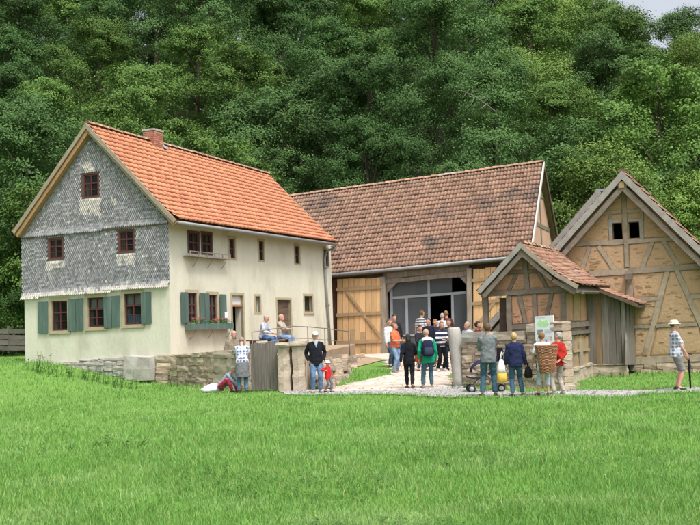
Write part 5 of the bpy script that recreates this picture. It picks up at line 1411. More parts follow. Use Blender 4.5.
# those who look at the map
g1 = person('man in grey fleece and dark jeans with his back turned beside the pushchair', on(489, 397), 1.71, 172, 'crossed', C_('grey_fleece', (.19, .21, .225)), TEALJ, hair=BROWNH, hem=.80, wide=1.04, shoes='brown', head=(-6, 0), collar=C_('grey_fleece', (.19, .21, .225)))
g2 = person('blond woman in navy jacket and jeans carrying a black handbag', on(517, 397), 1.46, 176, 'bag', C_('navy_jacket', (.022, .03, .085)), C_('blue_denim', (.06, .12, .2)), hair=BLOND, hem=.80, wide=1.08, collar=C_('navy_jacket', (.022, .03, .085)), head=(-8, 0))
g3 = person('woman in white shirt and pale capri trousers with a wicker basket on her back', on(544, 396.5), 1.45, 168, 'stand', WHITEC, C_('pale_blue_trousers', (.50, .60, .70)), sleeve='short', legs='capri', hair=GINGER, hem=.70, shoes='brown', head=(-8, 0))
g4 = person('person in red jacket and beige trousers with hands behind the back', on(558.5, 395.5), 1.46, -155, 'behind', C_('red_jacket', (.42, .028, .022)), C_('beige_trousers', (.42, .38, .32)), hair=GREYH, hem=.80, shoes='grey', head=(-8, 25), collar=C_('red_jacket', (.42, .028, .022)))
g5 = person('man in cream hat, checked shirt and shorts leaning on a dark walking stick', on(678, 390.5), 1.62, 84, 'stick', C_('checked_shirt', (.16, .19, .28), 'plaid', (.62, .62, .66), .085), C_('grey_shorts', (.24, .23, .235)), sleeve='short', legs='short', hair=BROWNH, hat=('hat', C_('cream_hat', (.72, .66, .52))), belly=.07, hem=.82, wide=1.05)
# by the pillars
g6 = person('man in black jacket, white cap and jeans standing beside the stone pillars', on(317, 393.5), 1.63, 8, 'pockets', C_('black_jacket', (.014, .016, .022)), JEANS, hair=DARKH, hat=('cap', C_('white_cap', (.78, .78, .78))), collar=C_('grey_shirt', (.42, .45, .52)), hem=.76, wide=1.12, shoes='grey')
m = MB(); m.loft([[Vector((0, 0, 0)) + Vector(q) for q in ((-w, -.132 - .004 + d, z), (0, -.142 + d, z), (w, -.132 + d, z), (w, -.10 + d, z), (-w, -.10 + d, z))] for z, w, d in ((1.20, .004, .002), (1.28, .030, .004), (1.36, .060, .022), (1.415, .070, .055))])
put_local('shirt_front', m, C_('grey_shirt', (.42, .45, .52)), g6['root'])
g7 = person('toddler in red jacket and white hat walking beside the man in black', on(328.5, 393), .82, 62, 'toddler', C_('red_anorak', (.62, .028, .035)), C_('grey_leggings', (.16, .17, .19)), hair=BLOND, hat=('hat', C_('white_hat', (.80, .80, .80))), child=True, hem=.74, shoes='black', wide=1.25)
g8 = person('person in blue checked shirt with a grey apron bending forward with back turned', on(243, 393), 1.60, 186, 'lean', C_('blue_check', (.11, .15, .27), 'plaid', (.68, .70, .76), .09), C_('washed_jeans', (.11, .23, .36)), sleeve='short', hair=pm('ash_hair', (.30, .25, .20), (.22, .18, .14), 30, .8, .01, 40), skirt=C_('grey_apron', (.17, .175, .19)), wide=1.1)
g9 = person('crouching person in grey blue jacket and red trousers on the grass by the wall', at_y(225, 28.3, None, 385), 1.42, 78, 'crouch', C_('grey_blue_jacket', (.30, .34, .44)), C_('red_trousers', (.45, .05, .09)), hair=GREYH, wide=1.05)
# on the terrace
g10 = person('bald man in brown shirt standing on the terrace near the open door', at_y(232, 30.4, None, 345), 1.74, 12, 'stand', C_('brown_shirt', (.24, .20, .15)), C_('khaki_trousers', (.2, .17, .13)), hair=GREYH, bald=True, collar=WHITEC, head=(22, 0), wide=1.12)
s1 = at_y(263, 36.85, TZ, 338); s2 = at_y(281, 37.4, TZ, 338)
g11 = person('balding man in pale blue shirt and jeans seated on the bench looking down', s1, 1.76, 74, 'sit', C_('pale_blue_shirt', (.47, .52, .62)), C_('mid_jeans', (.09, .17, .34)), hair=GREYH, bald=True, wide=1.1)
g12 = person('bald man in beige jacket seated on the bench with folded arms', s2, 1.76, 66, 'sitcross', C_('beige_jacket', (.45, .40, .33)), C_('light_jeans', (.22, .33, .52)), hair=GREYH, bald=True, wide=1.1)
# the crowd at the barn door
grp = None
g13 = person('man in orange shirt and light jeans holding something yellow', on(395.5, 371), 1.74, 60, 'hold', C_('orange_shirt', (.72, .19, .09)), C_('faded_jeans', (.24, .35, .52)), sleeve='short', hair=GINGER, wide=1.08, belly=.03, shoes='grey')
g14 = person('person in white shirt half hidden behind the man in orange', at_y(390.3, 37.0), 1.80, 40, 'stand', WHITEC, DJEANS, hair=BROWNH, voxel=.02)
g15 = person('dark haired person deepest in the doorway behind the man in orange', at_y(395.6, 40.2), 1.86, 0, 'stand', C_('dark_coat', (.03, .03, .035)), DJEANS, hair=DARKH, voxel=.02)
g16 = person('woman all in black with dark hair walking towards the barn', on(410, 389), 1.48, 176, 'walk', C_('black_top', (.012, .013, .018)), C_('black_trousers', (.014, .014, .017)), hair=DARKH, longhair=True, hem=.76, shoes='brown', head=(10, 0))
g17 = person('man in bright green jacket and jeans walking away with a navy rucksack', on(428.5, 388.5), 1.60, 184, 'stand', C_('green_jacket', (.012, .29, .16)), TEALJ, hair=pm('sandy_hair', (.50, .32, .22), (.42, .26, .18), 30, .8, .01, 40), bald=True, hem=.74, wide=1.12, shoes='grey', head=(12, 0), collar=C_('green_jacket', (.012, .29, .16)))
g18 = person('tall man in white striped polo shirt in the crowd before the barn', at_y(421.5, 41.5), 1.96, 150, 'stand', C_('striped_polo', (.70, .70, .72), 'stripe', (.04, .05, .09), .11), DJEANS, sleeve='short', hair=BROWNH, voxel=.02)
g19 = person('dark haired man in navy jacket in the middle of the crowd', at_y(429.5, 36.2), 1.80, -20, 'stand', C_('navy_coat', (.02, .022, .04)), DJEANS, hair=DARKH, voxel=.02)
g20 = person('small dark haired person with a white strap in front of the striped polo', at_y(421.3, 34.8), 1.60, 20, 'hold', C_('black_fleece', (.03, .028, .035)), DJEANS, hair=DARKH, voxel=.02, collar=WHITEC)
g21 = person('fair haired woman in navy and white striped jumper and black trousers', at_y(440.2, 34.4), 1.72, 30, 'hold', C_('navy_white_jumper', (.03, .035, .075), 'stripe', (.66, .67, .72), .16), C_('black_slacks', (.015, .015, .017)), hair=GINGER, longhair=True, voxel=.018, shoes='white')
g22 = person('person with light brown hair in dark coat left of the striped jumper', at_y(435.6, 36.6), 1.74, 25, 'stand', C_('charcoal_coat', (.035, .03, .032)), C_('grey_slacks', (.09, .09, .095)), hair=GINGER, voxel=.02)
g23 = person('grey haired person in pale shirt close to the barn glazing', at_y(442.6, 40.5), 1.84, 170, 'stand', C_('pale_shirt', (.58, .62, .68)), DJEANS, hair=GREYH, voxel=.02)
g24 = person('light haired person furthest back beside the pale shirt at the barn', at_y(448.4, 41.5), 1.92, 170, 'stand', C_('maroon_top', (.10, .04, .04)), DJEANS, hair=GINGER, voxel=.02)
g25 = person('man in olive shirt and navy trousers standing by the gate post', on(451, 367), 1.80, -18, 'stand', C_('olive_shirt', (.095, .10, .07)), C_('navy_trousers', (.03, .04, .075)), sleeve='short', hair=BROWNH, head=(10, 0), over=dict(rh=(-.2, -.26, .98)), shoes='black')
g26 = person('grey haired person in light blue top seen over the stone wall', at_y(468.5, 33.5), 1.70, -40, 'stand', C_('light_blue_top', (.50, .58, .70)), DJEANS, hair=GREYH, voxel=.02)
g27 = person('dark haired person in dark red top seen over the stone wall', at_y(478, 33.0), 1.72, 60, 'stand', C_('dark_red_top', (.12, .025, .03)), DJEANS, hair=DARKH, voxel=.02)
g28 = person('person in white and purple top glimpsed under the bakehouse porch', at_y(495.2, 34.0), 1.62, 20, 'stand', C_('white_purple_top', (.70, .68, .74), 'stripe', (.14, .06, .25), .2), DJEANS, hair=DARKH, voxel=.02)

# ------------------------------------------------------------------ what they carry
def loc_pt(J, v):
    r = J['root']; return r.location + Matrix.Rotation(r.rotation_euler.z, 3, 'Z') @ (Vector(v) * J['s'])
def carried(name, label, cat, J, at):
    r = J['root']; p = loc_pt(J, at)
    return thing(name, label, cat, p, None, r.rotation_euler.z)
# rucksack
bp = carried('rucksack', 'navy rucksack on the back of the man in the green jacket', 'rucksack', g17, (0, .20, 1.20))
m = MB(); s = 1.0
m.loft([[Vector(q) for q in ell(Vector((0, y, z)), rx, ry, Matrix.Identity(3), 16, 3)] for z, rx, ry, y in ((-.24, .12, .06, 0), (-.21, .155, .10, .01), (-.05, .16, .12, .02), (.10, .15, .10, .01), (.19, .11, .07, 0), (.21, .05, .03, 0))])
put_local('bag', m, C_('navy_nylon', (.018, .022, .05)), bp)
m = MB(); m.loft([[Vector(q) for q in ell(Vector((0, .12 + y, z)), rx, ry, Matrix.Identity(3), 14, 3)] for z, rx, ry, y in ((-.20, .10, .03, 0), (-.17, .125, .05, 0), (-.04, .12, .045, 0), (.0, .09, .02, 0))])
put_local('pocket', m, C_('slate_nylon', (.04, .05, .085)), bp)
for k in (1, -1):
    m = MB(); m.tube([Vector((k * .09, -.08, .20)), Vector((k * .125, -.20, .245)), Vector((k * .13, -.335, .10)), Vector((k * .15, -.20, -.13)), Vector((k * .10, -.06, -.18))], .022, 8, flat=.5); put_local('strap', m, C_('navy_nylon', (.018, .022, .05)), bp)
hoodm = MB(); hoodm.loft([[Vector(q) for q in ell(Vector((0, y, z)), rx, ry, Matrix.Identity(3), 14, 2)] for z, rx, ry, y in ((-.10, .08, .03, 0), (-.06, .15, .06, 0), (.01, .16, .075, -.01), (.05, .11, .05, -.03), (.06, .04, .02, -.03))])
hd_ = carried('folded_hood', 'white folded hood lying over the rucksack of the man in green', 'hood', g17, (0, .17, 1.44)); put_local('cloth', hoodm, WHITEC, hd_)
# handbag
hb_ = carried('handbag', 'black handbag hanging at the right hip of the woman in navy', 'handbag', g2, (-.33, .05, .66))
m = MB(); m.loft([[Vector(q) for q in ell(Vector((0, 0, z)), rx, ry, Matrix.Identity(3), 14, 4)] for z, rx, ry in ((-.14, .07, .13), (-.12, .085, .155), (0, .08, .15), (.10, .05, .125), (.12, .02, .11))])
put_local('bag', m, C_('black_leather', (.012, .012, .014)), hb_)
m = MB(); m.tube([Vector((0, -.10, .10)), Vector((.02, -.06, .25)), Vector((.05, 0, .45)), Vector((.03, .05, .25)), Vector((0, .10, .10))], .010, 6); put_local('strap', m, C_('black_leather', (.012, .012, .014)), hb_)
m = MB(); m.box((-.088, 0, .02), .01, .05, .03); put_local('buckle', m, M['metal'], hb_)
# wicker back basket: woven hoops round upright stakes
wb = carried('wicker_basket', 'tall red brown wicker pannier on the back of the woman in white', 'basket', g3, (-.13, .25, .62))
ww = MB(); st_ = MB()
zb_, zt_ = 0.0, .62
def bell(z): f = z / zt_; return .15 + .085 * f, .10 + .05 * f
k = 28
nr_ = 21
for i in range(nr_):
    z = (i + .5) / nr_ * zt_; rx, ry = bell(z); rings = []
    pts = []
    for j in range(k + 1):
        a = 2 * math.pi * j / k; e = .012 * (1 if (j + i) % 2 else -1)
        sx = math.copysign(abs(math.cos(a)) ** .55, math.cos(a)); sy = math.copysign(abs(math.sin(a)) ** .55, math.sin(a))
        pts.append(Vector((sx * (rx + e), sy * (ry + e), z)))
    ww.tube(pts, .0155, 5, cap=False)
put_local('weave', ww, M['wicker'], wb)
for j in range(14):
    a = 2 * math.pi * j / 14
    sx = math.copysign(abs(math.cos(a)) ** .55, math.cos(a)); sy = math.copysign(abs(math.sin(a)) ** .55, math.sin(a))
    st_.tube([Vector((sx * bell(0)[0], sy * bell(0)[1], 0)), Vector((sx * bell(.62)[0], sy * bell(.62)[1], .62))], .011, 5)
put_local('stakes', st_, M['wicker'], wb)
rm = MB(); rx, ry = bell(zt_); rm.tube([Vector((math.copysign(abs(math.cos(a)) ** .55, math.cos(a)) * rx, math.copysign(abs(math.sin(a)) ** .55, math.sin(a)) * ry, zt_)) for a in [2 * math.pi * j / 32 for j in range(33)]], .022, 7, cap=False); put_local('rim', rm, M['wicker'], wb)
put_local('base', MB().loft([[Vector(q) for q in ell(Vector((0, 0, z)), .16, .105, Matrix.Identity(3), 16, 4)] for z in (0, .02)]), M['wicker'], wb)
for kx in (-1, 1): 
    q_ = MB(); q_.tube([Vector((kx * .11 + .12, -.14, .55)), Vector((kx * .12 + .12, -.30, .72)), Vector((kx * .13 + .12, -.40, .55)), Vector((kx * .14 + .10, -.16, .12))], .016, 6, flat=.5); put_local('strap', q_, C_('brown_strap', (.14, .08, .05)), wb)
# walking stick
hp = loc_pt(g5, (0.0, -.30, .80)); ws = thing('walking_stick', 'dark walking stick held upright by the man in the cream hat', 'stick', (hp.x, hp.y, tz(hp.x, hp.y)))
m = MB(); m.tube([hp + Vector((.02, 0, .06)), hp, Vector((hp.x + .01, hp.y, tz(hp.x, hp.y) + .01))], [.022, .028, .020], 8)
put('shaft', m, C_('dark_stick', (.02, .02, .022)), ws, True)
put('grip', MB().tube([hp + Vector((-.05, .0, .075)), hp + Vector((.02, 0, .085)), hp + Vector((.08, 0, .07))], .018, 8), M['rubber'], ws, True)
# something yellow, the orange shoulder bag, white cloth on the grass
yp = loc_pt(g13, (-.02, -.44, 1.09)); m = MB(); m.box((0, 0, 0), .15, .03, .10); m.box((0, -.018, .02), .11, .01, .04)
o = single('leaflet', MB().box(yp, .16, .02, .11, Vector((.8, -.5, .2)).normalized()), C_('yellow_paper', (.75, .55, .06)), 'small yellow leaflet held by the man in orange', 'leaflet', yp)
ob = loc_pt(g16, (-.33, -.08, .98))
obt = thing('shoulder_bag', 'orange shoulder bag beside the woman in black', 'bag', ob)
put('bag', MB().loft([[Vector(q) + ob for q in ell(Vector((0, 0, z)), rx, ry, Matrix.Identity(3), 12, 3)] for z, rx, ry in ((-.12, .10, .05), (-.10, .13, .07), (.04, .12, .06), (.08, .08, .02))]), C_('orange_canvas', (.62, .15, .05)), obt, True)
put('strap', MB().tube([ob + Vector((-.08, 0, .06)), ob + Vector((-.12, 0, .30)), ob + Vector((.02, 0, .32)), ob + Vector((.08, 0, .06))], .010, 6), C_('teal_strap', (.03, .16, .20)), obt, True)
cp_ = at_y(212.5, 28.5, None, 385); cb = thing('white_cloth_bag', 'crumpled white cloth bag lying in the grass by the crouching person', 'bag', cp_)
m = MB(); pr_ = [(.0, .30, .17), (.06, .34, .2), (.13, .26, .15), (.19, .14, .09), (.22, .05, .04)]
m.loft([[cp_ + Vector((x * rnd.uniform(.8, 1.15), y * rnd.uniform(.8, 1.15), z + rnd.uniform(-.015, .03))) for x, y, z in [tuple(q) for q in ell(Vector((.05 * z, 0, z)), rx, ry, Matrix.Identity(3), 14, 2)]] for z, rx, ry in pr_])
put('cloth', m, WHITEC, cb, True)
# pushchair with a yellow and white bag on its handle
pc_ = on(486, 393); pc_.y += .35; pz_ = tz(pc_.x, pc_.y)
pcs = thing('pushchair', 'navy pushchair parked on the grass against the stone wall', 'pushchair', (pc_.x, pc_.y, pz_))
PX = lambda x, y, z: Vector((pc_.x + x, pc_.y + y, pz_ + z))
NV = C_('navy_canvas', (.03, .028, .075))
for x, y in ((-.33, -.2), (-.33, .2), (.40, -.24), (.40, .24)):
    w_ = MB(); r_ = .10; w_.tube([PX(x, y - .03, r_), PX(x, y + .03, r_)], r_, 16); wh = put('wheel', w_, M['rubber'], pcs, True)
    put('hub', MB().tube([PX(x, y - .036, r_), PX(x, y + .036, r_)], r_ * .6, 12), C_('grey_plastic', (.45, .45, .46)), wh, True)
for y in (-.2, .2):
    put('frame', MB().tube([PX(-.33, y, .1), PX(.0, y, .42), PX(.38, y, .75), PX(.50, y, .98)], .016, 7), M['iron'], pcs, True)
    put('frame', MB().tube([PX(.40, y * 1.2, .1), PX(.05, y, .46), PX(-.22, y, .58)], .016, 7), M['iron'], pcs, True)
put('handle', MB().tube([PX(.50, -.2, .98), PX(.53, 0, 1.0), PX(.50, .2, .98)], .022, 8), M['rubber'], pcs, True)
m = MB(); m.loft([[PX(x + q.x, q.y, z + q.z) for q in ell(Vector((0, 0, 0)), .03, .19, Matrix.Rotation(a, 3, 'Y'), 12, 4)] for x, z, a in ((-.42, .40, 1.2), (-.30, .36, .6), (-.05, .36, .2), (.14, .44, -.6), (.30, .72, -.9), (.36, .86, -.9))])
put('seat', m, NV, pcs, True)
m = MB(); rings = []
for i in range(8):
    a = math.radians(-20 + i * 22); c = PX(.05, 0, .52)
    rings.append([c + Vector((math.cos(math.radians(165) - a * .9) * .36, yv, math.sin(math.radians(165) - a * .9) * .30 * (1 - .25 * (yv / .23) ** 2))) for yv in (-.23, -.19, -.1, 0, .1, .19, .23)])
m.add([v for r in rings[:5] for v in r], [(i * 7 + j, i * 7 + j + 1, (i + 1) * 7 + j + 1, (i + 1) * 7 + j) for i in range(4) for j in range(6)])
cano = put('canopy', m, NV, pcs, True); cano.modifiers.new('thick', 'SOLIDIFY').thickness = .012
put('seat_back', MB().box(PX(.44, 0, .92), .12, .26, .34), C_('black_nylon', (.014, .014, .02)), pcs, False)
yb = PX(.42, -.30, .52); ybt = thing('carrier_bag', 'yellow and white carrier bag hanging on the pushchair handle', 'bag', yb)
put('bag', MB().loft([[yb + q for q in ell(Vector((0, 0, z)), rx, ry, Matrix.Rotation(.3, 3, 'Z'), 14, 3)] for z, rx, ry in ((-.28, .09, .05), (-.25, .13, .08), (-.05, .12, .07))]), C_('yellow_plastic', (.60, .42, .07)), ybt, True)
put('top', MB().loft([[yb + q for q in ell(Vector((0, 0, z)), rx, ry, Matrix.Rotation(.3, 3, 'Z'), 14, 3)] for z, rx, ry in ((-.06, .115, .068), (.08, .12, .06), (.20, .08, .03), (.30, .03, .02))]), C_('white_plastic', (.74, .76, .70)), ybt, True)
put('handle', MB().tube([yb + Vector((-.03, 0, .29)), yb + Vector((.03, .1, .47)), yb + Vector((.05, .16, .46))], .010, 6), C_('white_plastic', (.74, .76, .70)), ybt, True)

# ================================================================== WOOD ON THE HILL
def tree_meshes(seed, h, crown_r, base, lobes, leaf, mat, nclump=34, nleaf=34, spread=.75):
    r = np.random.default_rng(seed); q = random.Random(seed)
    tm = MB(); LV = []
    top = h * .86
    tm.tube([(0, 0, -.6), (.0, 0, .4), (q.uniform(-.2, .2), q.uniform(-.2, .2), h * .35), (q.uniform(-.4, .4), q.uniform(-.4, .4), h * .62), (q.uniform(-.5, .5), q.uniform(-.5, .5), top)], [.42, .30, .24, .15, .05], 9)
    cs = []
    for i in range(lobes):
        f = (i + .5) / lobes; z = base + (h - base) * (.10 + .82 * f)
        prof = math.sin(math.pi * min(1, (.16 + .84 * f) ** .85)) ** .6
        a = i * 2.4 + q.uniform(-.5, .5); rad = crown_r * prof * q.uniform(.50, .78)
        lr = crown_r * q.uniform(.38, .56) * (1.05 - .3 * f)
        c = np.array([math.cos(a) * rad, math.sin(a) * rad, z]); cs.append((c, lr))
        tm.tube([(0, 0, max(base * .7, z - h * .22)), tuple(c * np.array([.5, .5, 1]) - np.array([0, 0, h * .06])), tuple(c)], [.13, .085, .03], 6)
    cs.append((np.array([0, 0, h - crown_r * .35]), crown_r * .42))
    for c, lr in cs:
        d = r.normal(size=(nclump, 3)); d[:, 2] = d[:, 2] * .8 + .18; d /= np.linalg.norm(d, axis=1)[:, None]
        cc = c + d * lr * np.array([1.08, 1.08, .82]) * r.uniform(.74, 1.06, (nclump, 1))
        cr_ = lr * r.uniform(.15, .30, nclump)
        p = np.repeat(cc, nleaf, 0) + r.normal(size=(nclump * nleaf, 3)) * np.repeat(cr_, nleaf)[:, None] * np.array([1, 1, .60]) * spread
        n = np.repeat(d, nleaf, 0) * .85 + r.normal(size=p.shape) * .36 + np.array([0, 0, .5]); n /= np.linalg.norm(n, axis=1)[:, None]
        t = np.cross(n, r.normal(size=p.shape)); t /= np.linalg.norm(t, axis=1)[:, None]; b = np.cross(n, t)
        L_ = leaf * r.uniform(.65, 1.3, (len(p), 1))
        LV.append(np.stack([p - t * L_ * .5, p + b * L_ * .32 - n * L_ * .05, p + t * L_ * .5 - n * L_ * .12, p - b * L_ * .32 - n * L_ * .05], 1))
    V_ = np.concatenate(LV).reshape(-1, 3); n4 = len(V_)
    me_ = bpy.data.meshes.new('crown'); me_.vertices.add(n4); me_.vertices.foreach_set('co', V_.ravel().astype(np.float32))
    nf = n4 // 4; me_.loops.add(n4); me_.loops.foreach_set('vertex_index', np.arange(n4, dtype=np.int32))
    me_.polygons.add(nf); me_.polygons.foreach_set('loop_start', np.arange(0, n4, 4, dtype=np.int32)); me_.polygons.foreach_set('loop_total', np.full(nf, 4, np.int32))
    me_.materials.append(mat); me_.update(calc_edges=True); me_.validate()
    return tm.mesh('trunk', M['bark'], None, True), me_
KIND = [
    ('round mid green', 'broadleaf_tree', tree_meshes(1, 15, 5.2, 3.0, 9, .175, LEAF[0], 34, 134)),
    ('broad blue green', 'broadleaf_tree', tree_meshes(2, 17, 6.0, 3.5, 10, .175, LEAF[1], 34, 134)),
    ('tall dark green', 'broadleaf_tree', tree_meshes(3, 18, 4.8, 3.0, 10, .175, LEAF[3], 34, 134)),
    ('loose lime green', 'broadleaf_tree', tree_meshes(4, 15, 5.6, 2.0, 10, .175, LEAF[2], 34, 134, .9)),
    ('leafy low mid green', 'broadleaf_tree', tree_meshes(5, 11, 4.8, .8, 9, .175, LEAF[0], 30, 120)),
    ('spreading lime green', 'broadleaf_tree', tree_meshes(6, 13, 6.0, 1.2, 10, .175, LEAF[2], 34, 134, .9)),
    ('dense dark', 'broadleaf_tree', tree_meshes(7, 14, 5.0, 1.0, 10, .175, LEAF[3], 34, 134)),
    ('pale blue green', 'broadleaf_tree', tree_meshes(8, 13, 5.2, 1.5, 9, .175, LEAF[1], 34, 134)),
    ('low bushy', 'bush', tree_meshes(9, 5, 2.9, .2, 8, .17, LEAF[0], 28, 62)),
    ('low dark', 'bush', tree_meshes(10, 5.5, 3.0, .2, 8, .17, LEAF[3], 28, 62)),
]
MARKS = [(0, 'picture left edge'), (50, 'slate gable left slope'), (90, 'slate gable peak'), (153, 'brick chimney'), (220, 'orange roof middle'), (268, 'orange roof far end'), (320, 'barn ridge left end'), (380, 'barn ridge left half'), (440, 'barn ridge middle'), (500, 'barn ridge right half'), (542, 'white barn verge'), (580, 'barn and gable house gap'), (622, 'half timbered gable peak'), (665, 'half timbered right slope'), (700, 'picture right edge')]
ROWN = ['front row', 'second row', 'third row', 'fourth row', 'fifth row', 'sixth row', 'seventh row', 'eighth row', 'top row']
USED = {}
def tree(kind, x, y, sc, rot, row, lift=0.0):
    nm, base, (tme, cme) = KIND[kind]
    px, py = proj((x, y, tz(x, y) + 9))
    if not (-60 < px < 760): return
    w = min(MARKS, key=lambda q: abs(q[0] - px)); side = 'left of' if px < w[0] - 14 else 'right of' if px > w[0] + 14 else 'above'
    noun = 'tree' if base != 'bush' else 'bush'
    lab = f'{nm} {noun} in the {ROWN[row]} {side} the {w[1]}'
    k = USED.get(lab, 0); USED[lab] = k + 1
    if k: lab = lab.replace(nm, {1: 'smaller ' + nm, 2: 'further ' + nm, 3: 'shaded ' + nm}.get(k, 'another ' + nm))
    r = thing('broadleaf_tree' if base != 'bush' else 'bush', lab, noun, (x, y, tz(x, y) - .15 + lift), 'trees of the hillside wood' if base != 'bush' else 'bushes at the edge of the wood', rot)
    r.scale = (sc * rnd.uniform(.92, 1.1), sc * rnd.uniform(.92, 1.1), sc * rnd.uniform(.92, 1.1))
    for n_, me_ in (('trunk', tme), ('crown', cme)):
        o = bpy.data.objects.new(n_, me_); COL.objects.link(o); o.parent = r
def pick(px, row):
    if px < 60: c = [1, 6, 2, 0]
    elif px < 180: c = [0, 3, 1, 6] if row < 3 else [1, 0, 2, 6]
    elif px < 330: c = [7, 0, 1, 6]
    elif px < 420: c = [6, 2, 0, 4] if row < 2 else [0, 7, 2]
    elif px < 520: c = [6, 2, 1, 7]
    elif px < 640: c = [5, 3, 0, 7] if row < 4 else [0, 3, 7]
    else: c = [3, 5, 0, 7]
    return rnd.choice(c)
rows = [(60, 7.2, .78), (67.5, 7.6, .88), (76, 8.0, .95), (86, 8.6, 1.0), (98, 9.2, 1.05), (111, 10, 1.08), (125, 10, 1.25), (140, 10, 1.5), (156, 9.5, 1.6)]
for ri, (y, dx, sc) in enumerate(rows):
    half = y * .40 + 5; x = -half + rnd.uniform(0, 3)
    while x < half:
        xx, yy = x + rnd.uniform(-1.4, 1.4), y + rnd.uniform(-2.2, 2.2)
        px = proj((xx, yy, tz(xx, yy) + 8))[0]
        s_ = sc * rnd.uniform(.86, 1.14)
        if ri >= 4 and px > 590: s_ *= {4: 1.0, 5: .98, 6: .92, 7: .84, 8: .5}[ri] * (.86 if px > 645 and ri > 4 else 1)
        tree(pick(px, ri), xx, yy, s_, rnd.uniform(0, 6.28), ri)
        x += dx * rnd.uniform(.85, 1.15)
# edge trees at the left behind the fence, bushes filling the foot of the wood
for (x, y, k, s_) in ((-22.5, 52, 6, .85), (-19.0, 49, 6, .62), (-27, 56, 1, .9), (-17.8, 55, 1, .8), (-15.6, 50.5, 4, .75), (-23.5, 48.5, 4, .55), (-12.0, 54.5, 0, .72), (-8, 57, 6, .72)):
    tree(k, x, y, s_, rnd.uniform(0, 6.28), 0)
for i, x in enumerate(np.arange(-25, 27, 3.6)):
    tree(8 + i % 2, x + rnd.uniform(-1, 1), 57.0 + rnd.uniform(-1, 1), rnd.uniform(.8, 1.15), rnd.uniform(0, 6.28), 0)
# a bare pale dead branch hanging in the trees
db = thing('dead_branch', 'bare pale dead branch showing among the dark trees above the barn ridge', 'branch', depth(482, 104, 63))
b0 = depth(496, 112, 63); m = MB()
m.tube([b0, depth(486, 104, 62.5), depth(474, 96, 62), depth(463, 91, 61.8), depth(455, 90, 61.6)], [.045, .035, .028, .018, .010], 6)
for (x1, y1, x2, y2) in ((486, 104, 478, 110), (474, 96, 470, 106), (480, 100, 490, 92), (466, 92, 462, 98), (470, 94, 480, 88)):
    m.tube([depth(x1, y1, 62.2), depth((x1 + x2) / 2 + 1, (y1 + y2) / 2, 62), depth(x2, y2, 61.8)], [.02, .015, .008], 5)
put('branch', m, pm('dead_wood', (.24, .21, .18), None, 6, .9), db)

# ================================================================== WEEDS AND GRASS
def blades(name, x, y, h, w, mat, bend=.5, dark=None, zoff=0.0):
    n = len(x); a = npr.uniform(0, 2 * np.pi, n); z = terrain(x, y) + zoff
    la = npr.uniform(0, 2 * np.pi, n); ln = h * bend * npr.uniform(.15, 1.0, n)
    wx, wy = np.cos(a) * w * .5, np.sin(a) * w * .5; lx, ly = np.cos(la) * ln, np.sin(la) * ln
    V_ = np.empty((n, 5, 3), np.float32)
    V_[:, 0] = np.stack([x - wx, y - wy, z - .01], -1); V_[:, 1] = np.stack([x + wx, y + wy, z - .01], -1)
    V_[:, 2] = np.stack([x + wx * .8 + lx * .35, y + wy * .8 + ly * .35, z + h * .6], -1); V_[:, 3] = np.stack([x - wx * .8 + lx * .35, y - wy * .8 + ly * .35, z + h * .6], -1)
    V_[:, 4] = np.stack([x + lx, y + ly, z + h * npr.uniform(.82, 1.0, n)], -1)
    me_ = bpy.data.meshes.new(name); me_.vertices.add(n * 5); me_.vertices.foreach_set('co', V_.ravel())
    base = np.arange(n, dtype=np.int32)[:, None] * 5
    lp = (base + np.array([0, 1, 2, 3, 3, 2, 4], np.int32)).ravel()
    me_.loops.add(n * 7); me_.loops.foreach_set('vertex_index', lp)
    me_.polygons.add(n * 2)
    ls = (np.arange(n, dtype=np.int32)[:, None] * 7 + np.array([0, 4], np.int32)).ravel()
    me_.polygons.foreach_set('loop_start', ls); me_.polygons.foreach_set('loop_total', np.tile(np.array([4, 3], np.int32), n))
    me_.materials.append(mat); me_.update(calc_edges=True)
    o = bpy.data.objects.new(name, me_); COL.objects.link(o); o['kind'] = 'stuff'
    return o
def wob(x, y, f, ph): return np.sin(x * f + ph + 1.7 * np.sin(y * f * .7 + ph)) * np.sin(y * f * 1.3 + ph * 2 + 1.1 * np.sin(x * f * .6))
def grass_points(n, y0, y1, power=1.0):
    t = npr.uniform(0, 1, n); d = 1 / (1 / y0 + (1 / y1 - 1 / y0) * t)          # even in the picture
    x = npr.uniform(-1, 1, n) * (d * .39 + 2.8)
    return x, d
HOUSE_XY = [tuple(G.at(gl, 0).to_tuple()[:2]), (K.x, K.y), tuple(FW.at(far, 0).to_tuple()[:2]), tuple((G.at(gl, 0) + FW.u * far).to_tuple()[:2])]
BLOCKED = [PATH, YARD, DIRT, ter, HOUSE_XY, [(PP.at(-.05, 0)).to_tuple()[:2], PP.at(1.6, 0).to_tuple()[:2], PP.at(1.6, 0, -.5).to_tuple()[:2], PP.at(-1.0, 0, -.5).to_tuple()[:2]],
           [q.to_tuple()[:2] for q in (WW.at(-.1, 0, .03), WW.at(WL, 0, .05), SS.at(.7, 0, .12), SS.at(dep - .35, 0, .12), PL.at(uB0 - .1, 0, .06), PL.at(uE + .1, 0, .06), PL.at(uE + .1, 0, -3), WW.at(0, 0, -6))], [TW.at(0, 0, .02).to_tuple()[:2], TW.at(TL, 0, .02).to_tuple()[:2], TW.at(TL, 0, -3).to_tuple()[:2], TW.at(0, 0, -3).to_tuple()[:2]],
           [Q.at(uA - hw2 - 3, 0, .05).to_tuple()[:2], Q.at(uA + hw2, 0, .05).to_tuple()[:2], Q.at(uA + hw2, 0, -9).to_tuple()[:2], Q.at(uA - hw2 - 3, 0, -9).to_tuple()[:2]]]
def free(x, y):
    ok = np.ones(x.shape, bool)
    for p in BLOCKED: ok &= ~inside(x, y, p)
    return ok
N1 = 310000
x, y = grass_points(N1, 7.8, 42)
